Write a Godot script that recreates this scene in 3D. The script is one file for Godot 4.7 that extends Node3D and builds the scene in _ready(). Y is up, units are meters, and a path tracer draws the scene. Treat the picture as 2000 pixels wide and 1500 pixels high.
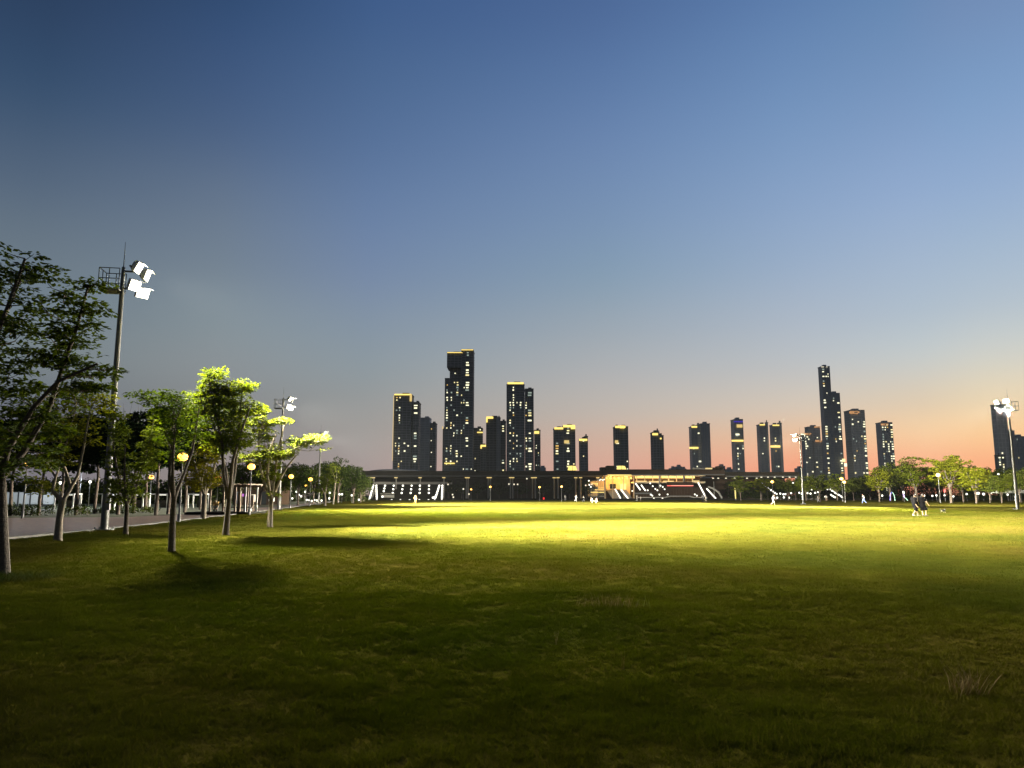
extends Node3D

const FOCAL := 1500.0
const TILT := 8.232
var eye := Vector3(0, 1.6, 0)
var rng := RandomNumberGenerator.new()
var used := {}
var M := {}
var bumps := FastNoiseLite.new()
var patchy := FastNoiseLite.new()
var fine_patchy := FastNoiseLite.new()

# ------------------------------------------------------------------ measuring
# a place measured on the photograph, turned into metres: at a known distance, or on the ground
func sight(px: float, py: float) -> Vector3:
	var u := (px - 1000.0) / FOCAL
	var v := (750.0 - py) / FOCAL
	var c := cos(deg_to_rad(TILT))
	var s := sin(deg_to_rad(TILT))
	return Vector3(u, v * c + s, v * s - c)

func at(px: float, py: float, z: float) -> Vector3:
	var d := sight(px, py)
	return eye + d * (z / -d.z)

func on_ground(px: float, py: float) -> Vector3:
	var d := sight(px, py)
	return eye + d * (-eye.y / d.y)

func lawn_height(x: float, z: float) -> float:
	var far := clampf((-z - 1.0) / 8.0, 0.0, 1.0) * clampf((130.0 + z) / 60.0, 0.0, 1.0)
	return bumps.get_noise_2d(x, z) * 0.045 * far

func settled(p: Vector3) -> Vector3:
	return Vector3(p.x, lawn_height(p.x, p.z), p.z)

# ------------------------------------------------------------------ building helpers
func numbered(called: String) -> String:
	if not used.has(called):
		used[called] = 0
		return called
	used[called] += 1
	return "%s_%03d" % [called, used[called]]

func tag(o: Node, label: String, category: String, group := "", kind := "") -> Node:
	if label: o.set_meta("label", label)
	if category: o.set_meta("category", category)
	if group: o.set_meta("group", group)
	if kind: o.set_meta("kind", kind)
	return o

func thing(called: String, label: String, category: String, where := Vector3.ZERO, turn := 0.0, group := "") -> Node3D:
	var o := Node3D.new()
	o.name = numbered(called)
	add_child(o)
	o.position = where
	o.rotation.y = turn
	tag(o, label, category, group)
	return o

func copy_of(o: Node3D, where: Vector3, turn: float, size: float, label: String, group := "") -> Node3D:
	var c: Node3D = o.duplicate()
	c.name = numbered(String(o.name).rstrip("0123456789").rstrip("_"))
	add_child(c)
	c.position = where
	c.rotation.y = turn
	c.scale = Vector3.ONE * size
	c.set_meta("label", label)
	if group: c.set_meta("group", group)
	return c

func part(called: String, m: Mesh, mat: Material, parent: Node, where := Vector3.ZERO) -> MeshInstance3D:
	var o := MeshInstance3D.new()
	o.name = called
	o.mesh = m
	o.material_override = mat
	o.position = where
	parent.add_child(o, true)
	return o

func mb() -> SurfaceTool:
	var st := SurfaceTool.new()
	st.begin(Mesh.PRIMITIVE_TRIANGLES)
	return st

func done(st: SurfaceTool) -> ArrayMesh:
	st.generate_normals()
	return st.commit()

func build(called: String, st: SurfaceTool, mat: Material, parent: Node, where := Vector3.ZERO) -> MeshInstance3D:
	return part(called, done(st), mat, parent, where)

func setting(called: String, m: Mesh, mat: Material) -> MeshInstance3D:
	var o := part(called, m, mat, self)
	o.set_meta("kind", "structure")
	return o

func quad(st: SurfaceTool, a: Vector3, b: Vector3, c: Vector3, d: Vector3) -> void:
	st.set_smooth_group(-1)
	st.add_vertex(a); st.add_vertex(c); st.add_vertex(b)
	st.add_vertex(a); st.add_vertex(d); st.add_vertex(c)

func box(st: SurfaceTool, c: Vector3, s: Vector3, b := Basis.IDENTITY) -> void:
	var h := s * 0.5
	var p := []
	for k in 8:
		p.append(c + b * Vector3(h.x if k & 1 else -h.x, h.y if k & 2 else -h.y, h.z if k & 4 else -h.z))
	quad(st, p[4], p[5], p[7], p[6]); quad(st, p[1], p[0], p[2], p[3])
	quad(st, p[5], p[1], p[3], p[7]); quad(st, p[0], p[4], p[6], p[2])
	quad(st, p[6], p[7], p[3], p[2]); quad(st, p[0], p[1], p[5], p[4])

func tube(st: SurfaceTool, pts: Array, rad: Array, sides := 6, caps := true) -> void:
	var rings := []
	var ref := Vector3(0.37, 0.11, 0.92)
	for i in pts.size():
		var t: Vector3
		if i == 0: t = pts[1] - pts[0]
		elif i == pts.size() - 1: t = pts[i] - pts[i - 1]
		else: t = (pts[i + 1] - pts[i]).normalized() + (pts[i] - pts[i - 1]).normalized()
		t = t.normalized()
		var u := ref.cross(t)
		if u.length() < 0.05: u = Vector3.RIGHT.cross(t)
		u = u.normalized()
		var w := t.cross(u)
		var ring := []
		for k in sides:
			var a := TAU * k / sides
			ring.append(pts[i] + (u * cos(a) + w * sin(a)) * rad[i])
		rings.append(ring)
	st.set_smooth_group(0)
	for i in rings.size() - 1:
		for k in sides:
			var a: Vector3 = rings[i][k]
			var b: Vector3 = rings[i][(k + 1) % sides]
			var c: Vector3 = rings[i + 1][(k + 1) % sides]
			var d: Vector3 = rings[i + 1][k]
			st.add_vertex(a); st.add_vertex(c); st.add_vertex(b)
			st.add_vertex(a); st.add_vertex(d); st.add_vertex(c)
	if caps:
		st.set_smooth_group(-1)
		for e in [0, rings.size() - 1]:
			var ring: Array = rings[e]
			for k in range(1, sides - 1):
				if e == 0:
					st.add_vertex(ring[0]); st.add_vertex(ring[k]); st.add_vertex(ring[k + 1])
				else:
					st.add_vertex(ring[0]); st.add_vertex(ring[k + 1]); st.add_vertex(ring[k])

func lathe(st: SurfaceTool, prof: Array, sides := 12, c := Vector3.ZERO) -> void:   # prof: Vector2(radius, height), upwards
	st.set_smooth_group(0)
	for i in prof.size() - 1:
		for k in sides:
			var a0 := TAU * k / sides
			var a1 := TAU * (k + 1) / sides
			var p: Vector2 = prof[i]
			var q: Vector2 = prof[i + 1]
			var a := c + Vector3(p.x * cos(a0), p.y, -p.x * sin(a0))
			var b := c + Vector3(p.x * cos(a1), p.y, -p.x * sin(a1))
			var d := c + Vector3(q.x * cos(a0), q.y, -q.x * sin(a0))
			var e := c + Vector3(q.x * cos(a1), q.y, -q.x * sin(a1))
			if p.x > 0.0001:
				st.add_vertex(a); st.add_vertex(e); st.add_vertex(b)
			if q.x > 0.0001:
				st.add_vertex(a); st.add_vertex(d); st.add_vertex(e)

func ball_mesh(r: float, sides := 10) -> ArrayMesh:
	var st := mb()
	var prof := []
	for k in 7:
		var a := -PI / 2 + PI * k / 6
		prof.append(Vector2(maxf(0.0, r * cos(a)), r * sin(a)))
	prof[0].x = 0.0; prof[6].x = 0.0
	lathe(st, prof, sides)
	return done(st)

func lin(r: float, g: float, b: float) -> Color:
	return Color(r, g, b).linear_to_srgb()

func plain_mat(c: Color, rough := 0.8, metal := 0.0) -> StandardMaterial3D:
	var m := StandardMaterial3D.new()
	m.albedo_color = c
	m.roughness = rough
	m.metallic = metal
	return m

func glow_mat(c: Color, e: float) -> StandardMaterial3D:
	var m := StandardMaterial3D.new()
	m.albedo_color = Color(0.5, 0.5, 0.5)
	m.emission_enabled = true
	m.emission = c
	m.emission_energy_multiplier = e
	return m

func noise_tex(freq: float, a: Color, b: Color, size := 512, oct := 4, sd := 1) -> NoiseTexture2D:
	var n := FastNoiseLite.new()
	n.seed = sd
	n.frequency = freq
	n.fractal_octaves = oct
	var t := NoiseTexture2D.new()
	t.noise = n
	t.width = size
	t.height = size
	t.seamless = true
	var g := Gradient.new()
	g.set_color(0, a)
	g.set_color(1, b)
	t.color_ramp = g
	return t

func rough_mat(a: Color, b: Color, scale: float, rough := 0.85, freq := 0.02, bump := 0.0) -> StandardMaterial3D:
	var m := StandardMaterial3D.new()
	m.albedo_texture = noise_tex(freq, a, b)
	m.uv1_triplanar = true
	m.uv1_scale = Vector3.ONE * scale
	m.roughness = rough
	if bump > 0.0:
		m.heightmap_enabled = true
		m.heightmap_texture = noise_tex(freq * 2.0, Color.BLACK, Color.WHITE, 512, 4, 7)
		m.heightmap_scale = bump
	return m

func materials() -> void:
	M.bark = rough_mat(lin(.028, .021, .015), lin(.09, .07, .052), 1.2, 0.9, 0.02, 3.0)
	M.pale_bark = rough_mat(lin(.09, .074, .055), lin(.20, .165, .125), 1.2, 0.9, 0.02, 2.0)
	M.pine_bark = rough_mat(lin(.03, .022, .017), lin(.09, .066, .05), 1.0, 0.9, 0.02, 3.0)
	for k in [["leaf", 0.6, 0.75], ["pine", 0.7, 0.15]]:
		var m := StandardMaterial3D.new()
		m.vertex_color_use_as_albedo = true
		m.roughness = k[1]
		m.specular_mode = BaseMaterial3D.SPECULAR_DISABLED
		m.backlight_enabled = true
		m.backlight = Color(k[2] * 0.97, k[2], k[2] * 0.25)
		M[k[0]] = m
	var bl := StandardMaterial3D.new()
	bl.vertex_color_use_as_albedo = true
	bl.roughness = 0.7
	bl.specular_mode = BaseMaterial3D.SPECULAR_DISABLED
	bl.backlight_enabled = true
	bl.backlight = Color(0.5, 0.6, 0.1)
	M.blade = bl
	var lw := rough_mat(Color(0.80, 0.80, 0.80), Color(1, 1, 1), 0.35, 0.95, 0.012)
	lw.vertex_color_use_as_albedo = true
	lw.specular_mode = BaseMaterial3D.SPECULAR_DISABLED
	M.lawn = lw
	M.soil = rough_mat(lin(.03, .035, .012), lin(.055, .06, .02), 0.05, 0.95)
	M.soil.metallic_specular = 0.12
	M.path = paving()
	M.kerb = rough_mat(lin(.05, .045, .04), lin(.08, .075, .067), 0.8)
	M.steel = rough_mat(lin(.07, .07, .07), lin(.105, .105, .10), 0.6, 0.6, 0.02)
	M.dark_steel = rough_mat(lin(.06, .065, .07), lin(.10, .105, .11), 0.6, 0.5)
	M.post = rough_mat(lin(.035, .035, .035), lin(.07, .068, .062), 0.9, 0.5)
	M.floodlens = glow_mat(Color(1.0, 0.97, 0.88), 6.0)
	M.warm = glow_mat(Color(1.0, 0.71, 0.27), 5.5)
	M.white_spot = glow_mat(Color(1.0, 0.98, 0.92), 2.2)
	M.dim_spot = glow_mat(Color(1.0, 0.95, 0.82), 1.0)
	M.window_white = glow_mat(Color(1.0, 0.97, 0.80), 1.6)
	M.window_warm = glow_mat(Color(1.0, 0.93, 0.66), 1.3)
	M.window_amber = glow_mat(Color(1.0, 0.80, 0.42), 0.9)
	M.window_dim = glow_mat(Color(0.85, 0.92, 0.85), 0.45)
	M.gold = glow_mat(Color(1.0, 0.86, 0.45), 1.5)
	M.gold_dim = glow_mat(Color(1.0, 0.86, 0.52), 0.8)
	M.orange_sign = glow_mat(Color(1.0, 0.72, 0.45), 0.8)
	M.violet = glow_mat(Color(0.32, 0.22, 0.9), 0.5)
	M.magenta = glow_mat(Color(0.75, 0.12, 0.85), 0.8)
	M.red = glow_mat(Color(1.0, 0.10, 0.08), 1.3)
	M.red_white = glow_mat(Color(1.0, 0.62, 0.55), 1.2)
	M.green_led = glow_mat(Color(0.15, 0.85, 0.60), 0.8)
	M.purple_led = glow_mat(Color(0.28, 0.12, 0.95), 0.9)
	M.facade = rough_mat(lin(.17, .185, .175), lin(.25, .265, .255), 0.02, 0.55)
	M.facade.metallic_specular = 0.12
	M.facade_pale = rough_mat(lin(.42, .43, .41), lin(.52, .53, .51), 0.02, 0.7)
	M.facade_blue = rough_mat(lin(.24, .27, .30), lin(.31, .34, .37), 0.02, 0.35)
	M.slab = plain_mat(lin(.34, .35, .34), 0.7)
	M.slab_pale = plain_mat(lin(.62, .63, .61), 0.7)
	M.pane = plain_mat(lin(.02, .024, .026), 0.15)
	M.fascia = rough_mat(lin(.035, .024, .018), lin(.06, .042, .031), 0.15, 0.6)
	M.fascia.metallic_specular = 0.12
	M.fascia_dark = rough_mat(lin(.016, .014, .011), lin(.03, .026, .021), 0.15, 0.6)
	M.fascia_dark.metallic_specular = 0.12
	M.concrete = rough_mat(lin(.20, .19, .17), lin(.30, .285, .26), 0.4)
	M.wall_dark = rough_mat(lin(.010, .010, .008), lin(.02, .019, .015), 0.3)
	M.wall_dark.metallic_specular = 0.12
	M.wall_brown = rough_mat(lin(.03, .02, .014), lin(.055, .037, .026), 0.3)
	M.wall_brown.metallic_specular = 0.12
	M.wall_cream = rough_mat(lin(.50, .40, .26), lin(.62, .50, .33), 0.3)
	M.wood = rough_mat(lin(.045, .03, .017), lin(.09, .058, .033), 0.7, 0.8, 0.03)
	M.white = rough_mat(lin(.42, .42, .40), lin(.54, .54, .52), 0.5, 0.6)
	M.skin = plain_mat(lin(.24, .15, .09), 0.6)
	M.black_cloth = rough_mat(lin(.002, .002, .0025), lin(.005, .005, .0055), 3.0, 0.9)
	M.black_cloth.metallic_specular = 0.15
	M.grey_cloth = rough_mat(lin(.04, .04, .045), lin(.07, .07, .075), 3.0, 0.9)
	M.white_cloth = rough_mat(lin(.12, .118, .108), lin(.18, .178, .165), 3.0, 0.9)
	M.orange_cloth = rough_mat(lin(.10, .06, .008), lin(.14, .085, .012), 3.0, 0.9)
	M.blue_cloth = rough_mat(lin(.06, .09, .18), lin(.10, .14, .26), 3.0, 0.9)
	M.hair = plain_mat(lin(.012, .010, .009), 0.7)
	M.shoe = plain_mat(lin(.02, .02, .022), 0.6)
	M.shoe_white = plain_mat(lin(.3, .3, .28), 0.6)
	M.fur = StandardMaterial3D.new()
	M.fur.vertex_color_use_as_albedo = true
	M.fur.roughness = 0.95
	var gl := StandardMaterial3D.new()
	gl.transparency = BaseMaterial3D.TRANSPARENCY_ALPHA
	gl.albedo_color = Color(0.7, 0.75, 0.75, 0.18)
	gl.roughness = 0.05
	M.glass = gl

func paving() -> StandardMaterial3D:
	var im := Image.create(512, 512, false, Image.FORMAT_RGB8)
	var r := RandomNumberGenerator.new()
	r.seed = 5
	im.fill(Color(0.30, 0.25, 0.22))
	for j in 32:
		for i in 16:
			var k := r.randf_range(0.75, 1.1)
			var c := Color(0.45 * k, 0.345 * k, 0.275 * k)
			var x := i * 32 + (16 if j % 2 else 0)
			im.fill_rect(Rect2i(x % 512, j * 16, mini(30, 512 - x % 512), 14), c)
			if x % 512 > 482: im.fill_rect(Rect2i(0, j * 16, x % 512 - 482, 14), c)
	var m := StandardMaterial3D.new()
	m.albedo_texture = ImageTexture.create_from_image(im)
	m.uv1_triplanar = true
	m.uv1_world_triplanar = true
	m.uv1_scale = Vector3.ONE * 0.28
	m.roughness = 0.6
	return m

# ------------------------------------------------------------------ sky
func make_sky() -> Image:
	var azs := [-33.0, -21.5, -11.0, 6.9, 20.9, 28.3, 32.0, 42.0]
	var els := [0.0, 2.0, 4.0, 6.0, 9.0, 12.0, 16.0, 20.0, 25.0, 30.0, 35.0]
	var rows := [
		[0x76727a, 0x75727b, 0x72737c, 0x6e747d, 0x768186, 0x717e88, 0x677684, 0x54667c, 0x3b526f, 0x2e4361, 0x293b55],  # left sky; middle heights lightened with part of the floodlight halo
		[0x968a86, 0x938a87, 0x8e8987, 0x878989, 0x899094, 0x818e96, 0x748392, 0x66778d, 0x4d6384, 0x3c557b, 0x2f496e],  # some of the mast lamps' glow is painted in here as well
		[0xa49390, 0xa19491, 0x9c9693, 0x979796, 0x8d979d, 0x8493a2, 0x778aa6, 0x6a81a4, 0x59739a, 0x4b6790, 0x3f5c89],
		[0xdba08d, 0xd7a693, 0xcfaf9d, 0xc0b4aa, 0xafb0b1, 0x9da8b2, 0x879db2, 0x7a93b3, 0x6c87af, 0x5b78a4, 0x4d6997],
		[0xfd9977, 0xf8a682, 0xecbe9a, 0xd7c6b4, 0xbec0c1, 0xadb8c5, 0x9aaec7, 0x8ba4c6, 0x7997bf, 0x6888b4, 0x5979a8],
		[0xfea57f, 0xfbb38b, 0xf6cca0, 0xe0ccb1, 0xc6cac8, 0xb1bfcc, 0xa1b5ce, 0x91aacd, 0x7d9ac2, 0x6c8cb6, 0x5f81ad],
		[0xfda279, 0xfcb284, 0xfacc99, 0xead5b3, 0xcecfc8, 0xb5c2cd, 0xa2b7cf, 0x91abce, 0x7e9dc5, 0x728eb7, 0x6983ad],
		[0xfea479, 0xfdb484, 0xfbd09b, 0xf0dab6, 0xd4d4cb, 0xbac6cf, 0xa6bad1, 0x95aed0, 0x82a0c8, 0x7691ba, 0x6d87b0]]
	var w := 1024
	var h := 512
	var zenith := Color.hex(0x2f4672ff).srgb_to_linear()
	var im := Image.create(w, h, false, Image.FORMAT_RGBF)
	var columns := []
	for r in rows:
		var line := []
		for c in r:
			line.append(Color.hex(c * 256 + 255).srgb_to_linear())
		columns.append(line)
	for j in h:
		var el := 90.0 - (j + 0.5) * 180.0 / h
		var e := clampf(el, 0.0, 35.0)
		var k := 0
		while k < els.size() - 2 and els[k + 1] < e: k += 1
		var t: float = (e - els[k]) / (els[k + 1] - els[k])
		for i in w:
			var az := fposmod((i + 0.5) * 360.0 / w + 180.0, 360.0) - 180.0
			var off := absf(az - 42.0)
			if off > 180.0: off = 360.0 - off
			var a := 42.0 - off
			var n := 0
			var s := 0.0
			var dark := 1.0
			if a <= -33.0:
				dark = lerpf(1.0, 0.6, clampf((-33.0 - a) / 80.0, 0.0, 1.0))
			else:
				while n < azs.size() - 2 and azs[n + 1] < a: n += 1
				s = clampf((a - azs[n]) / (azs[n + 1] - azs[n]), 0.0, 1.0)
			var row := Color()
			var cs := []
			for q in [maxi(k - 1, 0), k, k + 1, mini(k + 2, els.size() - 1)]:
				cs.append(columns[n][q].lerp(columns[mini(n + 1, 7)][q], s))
			var t2 := t
			row = Color(cubic_interpolate(cs[1].r, cs[2].r, cs[0].r, cs[3].r, t2), cubic_interpolate(cs[1].g, cs[2].g, cs[0].g, cs[3].g, t2), cubic_interpolate(cs[1].b, cs[2].b, cs[0].b, cs[3].b, t2))
			row = row * dark
			if el > 35.0:
				row = row.lerp(zenith, smoothstep(35.0, 95.0, el))
			if el < 0.0:
				row = row * 0.4
			im.set_pixel(i, j, Color(maxf(row.r, 0.0), maxf(row.g, 0.0), maxf(row.b, 0.0)))
	return im

# ------------------------------------------------------------------ ready
func _ready() -> void:
	rng.seed = 20240
	bumps.seed = 3
	bumps.frequency = 0.22
	bumps.fractal_octaves = 3
	patchy.seed = 11
	patchy.frequency = 0.09
	patchy.fractal_octaves = 4
	fine_patchy.seed = 23
	fine_patchy.frequency = 0.9
	fine_patchy.fractal_octaves = 3
	var cam := Camera3D.new()
	cam.name = "camera"
	cam.position = eye
	cam.rotation_degrees = Vector3(TILT, 0, 0)
	cam.fov = 53.13
	cam.far = 6000.0
	add_child(cam)
	var env := Environment.new()
	env.background_mode = Environment.BG_SKY
	env.tonemap_mode = Environment.TONE_MAPPER_LINEAR
	env.tonemap_exposure = 1.0
	env.sdfgi_enabled = true
	env.ssao_enabled = true
	env.ssil_enabled = true
	env.fog_enabled = true
	env.fog_density = 0.000006
	env.fog_light_color = Color(0.93, 0.96, 1.0)
	var sm := PanoramaSkyMaterial.new()
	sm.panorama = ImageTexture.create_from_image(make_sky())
	var sky := Sky.new()
	sky.sky_material = sm
	env.sky = sky
	var we := WorldEnvironment.new()
	we.name = "environment"
	we.environment = env
	add_child(we)
	materials()
	grounds()
	towers()
	deck()
	masts()
	street_lamps()
	left_side()
	near_trees()
	far_trees()
	small_lights()
	people()
	grass()

# ------------------------------------------------------------------ ground, lawn, path
const EDGE := [[-40.0, -20.0], [15.0, -18.6], [28.0, -18.5], [35.0, -18.9], [43.6, -20.0], [72.0, -24.0], [133.0, -34.0], [272.0, -58.0]]
const FAR_EDGE := [[-40.0, -70.0], [50.0, -70.0], [56.0, -37.0], [58.0, -28.5], [68.0, -28.0], [90.0, -31.0], [141.0, -38.5], [272.0, -64.0]]

func along(line: Array, d: float) -> float:
	for k in line.size() - 1:
		if d <= line[k + 1][0]:
			return lerpf(line[k][1], line[k + 1][1], clampf((d - line[k][0]) / (line[k + 1][0] - line[k][0]), 0.0, 1.0))
	return line[-1][1]

func lawn_color(x: float, z: float) -> Color:
	var p := patchy.get_noise_2d(x, z)
	var q := fine_patchy.get_noise_2d(x, z)
	var c := Color(0.062, 0.059, 0.0095)
	c = c.lerp(Color(0.080, 0.062, 0.015), clampf(p * 2.2 - 0.2, 0.0, 0.6))
	c = c.lerp(Color(0.027, 0.040, 0.008), clampf(-p * 1.6 - 0.25, 0.0, 0.4))
	return c * (1.0 + 0.20 * q)

func grounds() -> void:
	var pm := PlaneMesh.new()
	pm.size = Vector2(3200, 2500)
	setting("ground", pm, M.soil).position = Vector3(0, -0.09, -1150)
	var st := mb()
	st.set_smooth_group(0)
	var rows := []
	var d := -14.0
	while d < 268.0:
		rows.append(d)
		d += maxf(0.35, absf(d) * 0.022)
	rows.append(268.0)
	var n := 250
	var grid := []
	for r in rows:
		var line := []
		var e := along(EDGE, r)
		for i in n + 1:
			var x: float = lerpf(e, 260.0, pow(float(i) / n, 1.7))
			line.append(Vector3(x, lawn_height(x, -r), -r))
		grid.append(line)
	for j in grid.size():
		for i in n + 1:
			var v: Vector3 = grid[j][i]
			st.set_color(lawn_color(v.x, v.z))
			st.add_vertex(v)
	for j in grid.size() - 1:
		for i in n:
			var a := j * (n + 1) + i
			st.add_index(a); st.add_index(a + n + 1); st.add_index(a + n + 2)
			st.add_index(a); st.add_index(a + n + 2); st.add_index(a + 1)
	setting("lawn", done(st), M.lawn)
	var sp := mb()
	var sk := mb()
	var sg := mb()
	var stops := [-40.0, 15.0, 28.0, 35.0, 43.6, 50.0, 56.0, 58.0, 68.0, 72.0, 90.0, 133.0, 141.0, 200.0, 272.0]
	for k in stops.size() - 1:
		var z0: float = stops[k]
		var z1: float = stops[k + 1]
		var a0 := along(EDGE, z0)
		var a1 := along(EDGE, z1)
		var b0 := along(FAR_EDGE, z0)
		var b1 := along(FAR_EDGE, z1)
		quad(sp, Vector3(b0, -0.02, -z0), Vector3(a0 + 0.1, -0.02, -z0), Vector3(a1 + 0.1, -0.02, -z1), Vector3(b1, -0.02, -z1))
		var m0 := Vector3(a0, 0.0, -z0)
		var m1 := Vector3(a1, 0.0, -z1)
		box(sk, (m0 + m1) * 0.5 + Vector3(0, 0.01, 0), Vector3(0.26, 0.14, m0.distance_to(m1) + 0.02), Basis.looking_at(m1 - m0))
		quad(sg, Vector3(b0 - 90, -0.04, -z0), Vector3(b0 + 0.3, -0.04, -z0), Vector3(b1 + 0.3, -0.04, -z1), Vector3(b1 - 90, -0.04, -z1))
	setting("path", done(sp), M.path)
	setting("path_kerb", done(sk), M.kerb)
	var gm: StandardMaterial3D = rough_mat(lin(.035, .045, .008), lin(.075, .08, .018), 0.15, 0.95)
	setting("verge", done(sg), gm)

# ------------------------------------------------------------------ towers
# blocks: [left px, right px (both read at the foot), top px, metres set back, depth, material, floors of slab lines, lit windows: [share across, width m, chance], gold roof light]
func tower(label: String, z: float, blocks: Array, extra := []) -> void:
	var r := RandomNumberGenerator.new()
	r.seed = int(blocks[0][0]) * 7 + 1
	var mid: float = at((blocks[0][0] + blocks[0][1]) * 0.5, 900, z).x
	var t := thing("apartment_tower", label, "tower", Vector3(mid, 0, -z), 0.0, "high-rise towers along the skyline")
	var lit := 0
	for b in blocks:
		var deep: float = b[4]
		var near: float = minf(absf(b[0] - 1000.0), absf(b[1] - 1000.0))
		if near > 60.0: deep = minf(deep, 0.32 * (b[1] - b[0]) / near * z)
		var skew: float = (z + deep) / z
		var first: bool = blocks.all(func(o): return o[0] >= b[0])
		var last: bool = blocks.all(func(o): return o[1] <= b[1])
		var p0: float = 1000.0 + (b[0] - 1000.0) * (skew if b[0] > 1000.0 and first else 1.0)
		var p1: float = 1000.0 + (b[1] - 1000.0) * (skew if b[1] < 1000.0 and last else 1.0)
		var x0: float = at(p0, 900, z).x - mid
		var x1: float = at(p1, 900, z).x - mid
		var h: float = at((b[0] + b[1]) * 0.5, b[2], z).y
		var low: float = at((b[0] + b[1]) * 0.5, b[10], z).y if b.size() > 10 else 0.0
		var w := x1 - x0
		var s := mb()
		box(s, Vector3((x0 + x1) * 0.5, (h + low) * 0.5, -b[3] - deep * 0.5), Vector3(w, h - low, deep))
		build("wall", s, b[5], t)
		# floor lines and mullions, too fine to tell apart
		var g := mb()
		var floors := int((h - low) / 3.0)
		var slab: Material = M.slab_pale if b[5] == M.facade_pale else M.slab
		if b[6] > 0:
			var every: int = b[6]
			for f in range(1, floors, every):
				box(g, Vector3((x0 + x1) * 0.5, low + f * 3.0, -b[3] + 0.05), Vector3(w + 0.2, 0.55, 0.5))
				box(g, Vector3((x0 + x1) * 0.5, low + f * 3.0, -b[3] - deep * 0.5), Vector3(w + 0.5, 0.5, deep - 0.6))
			var bays := maxi(2, int(w / 4.2))
			for k in bays + 1:
				box(g, Vector3(x0 + w * k / bays, (h + low) * 0.5, -b[3] + 0.12), Vector3(0.45, h - low - 0.3, 0.5))
		else:
			for k in 4:
				box(g, Vector3(x0 + w * (k + 0.5) / 4.0, (h + low) * 0.5, -b[3] + 0.06), Vector3(0.6, h - low - 0.4, 0.3))
		build("facade_grid", g, slab, t).set_meta("kind", "stuff")
		# roof edge
		var c := mb()
		box(c, Vector3((x0 + x1) * 0.5, h + 0.5, -b[3] - deep * 0.5), Vector3(w + 0.7, 1.0, deep + 0.7))
		box(c, Vector3((x0 + x1) * 0.5 + w * 0.1, h + 2.2, -b[3] - deep * 0.6), Vector3(w * 0.4, 2.5, deep * 0.4))
		build("roof", c, b[5], t)
		# lit windows
		var shapes := {}
		for col in b[7]:
			var wm := BoxMesh.new()
			wm.size = Vector3(col[1] * 0.74, 1.4, 0.2)
			var runs := false
			for f in range(1, floors):
				runs = r.randf() < col[2] * 0.92 if r.randf() < 0.85 else runs
				if not runs or lit > 220: continue
				lit += 1
				var kind := r.randf()
				var mat: Material = M.window_white if kind < 0.55 else (M.window_warm if kind < 0.72 else (M.window_amber if kind < 0.77 else M.window_dim))
				var wn := part("window", wm, mat, t, Vector3(x0 + w * col[0] + r.randf_range(-0.25, 0.25), low + f * 3.0 + 1.6, -b[3] + 0.28))
				wn.scale = Vector3(r.randf_range(0.6, 1.25), r.randf_range(0.75, 1.2), 1.0)
		# roof light: a row of lit lengths along the edge
		if b[8] > 0.0:
			var from: float = b[9][0]
			var to: float = b[9][1]
			var count := maxi(1, int(ceil(w * (to - from) / 4.8)))
			var lw := w * (to - from) / count
			for k in count:
				var lm := mb()
				box(lm, Vector3(x0 + w * from + lw * (k + 0.5), h + 0.2, -b[3] + 0.7), Vector3(lw - 0.01, b[8], 0.5))
				build("roof_light", lm, M.gold, t)
	for e in extra:   # lit pieces that are not windows: [left px, right px, top px, bottom px, material, name]
		var p: Vector3 = at((e[0] + e[1]) * 0.5, (e[2] + e[3]) * 0.5, z - 1.2) - t.position
		var k: float = z / FOCAL
		var n := maxi(1, int(ceil((e[1] - e[0]) * k / 4.8)))
		var wide: float = (e[1] - e[0]) * k / n
		for i in n:
			var lm := mb()
			box(lm, p + Vector3(wide * (i + 0.5 - n * 0.5), 0, 0), Vector3(wide - 0.01, (e[3] - e[2]) * k, 0.5))
			build(e[5], lm, e[4], t)

func crown_sign(t: Node3D, px: float, py: float, z: float, wide: float) -> void:   # the lit orange bracket on a roof
	var p: Vector3 = at(px, py, z - 1.5) - t.position
	var s := mb()
	var h := wide * 0.2
	var bars := [[-0.5, 0, 0.06, 1.0], [-0.38, 0, 0.06, 0.7], [-0.24, 0, 0.06, 0.7], [-0.08, 0, 0.06, 0.7]]
	for q in bars:
		box(s, p + Vector3(q[0] * wide, 0, 0), Vector3(q[2] * wide, q[3] * h, 0.4))
	box(s, p + Vector3(-0.02 * wide, h * 0.45, 0), Vector3(wide * 0.9, h * 0.18, 0.4))
	box(s, p + Vector3(-0.12 * wide, -h * 0.5, 0), Vector3(wide * 0.7, h * 0.18, 0.4))
	box(s, p + Vector3(0.38 * wide, -h * 0.15, 0), Vector3(wide * 0.18, h * 0.18, 0.4))
	box(s, p + Vector3(0.46 * wide, h * 0.15, 0), Vector3(wide * 0.08, h * 0.5, 0.4))
	box(s, p + Vector3(0.26 * wide, -h * 0.65, 0), Vector3(wide * 0.06, h * 0.45, 0.4))
	build("roof_sign", s, M.orange_sign, t)

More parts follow.
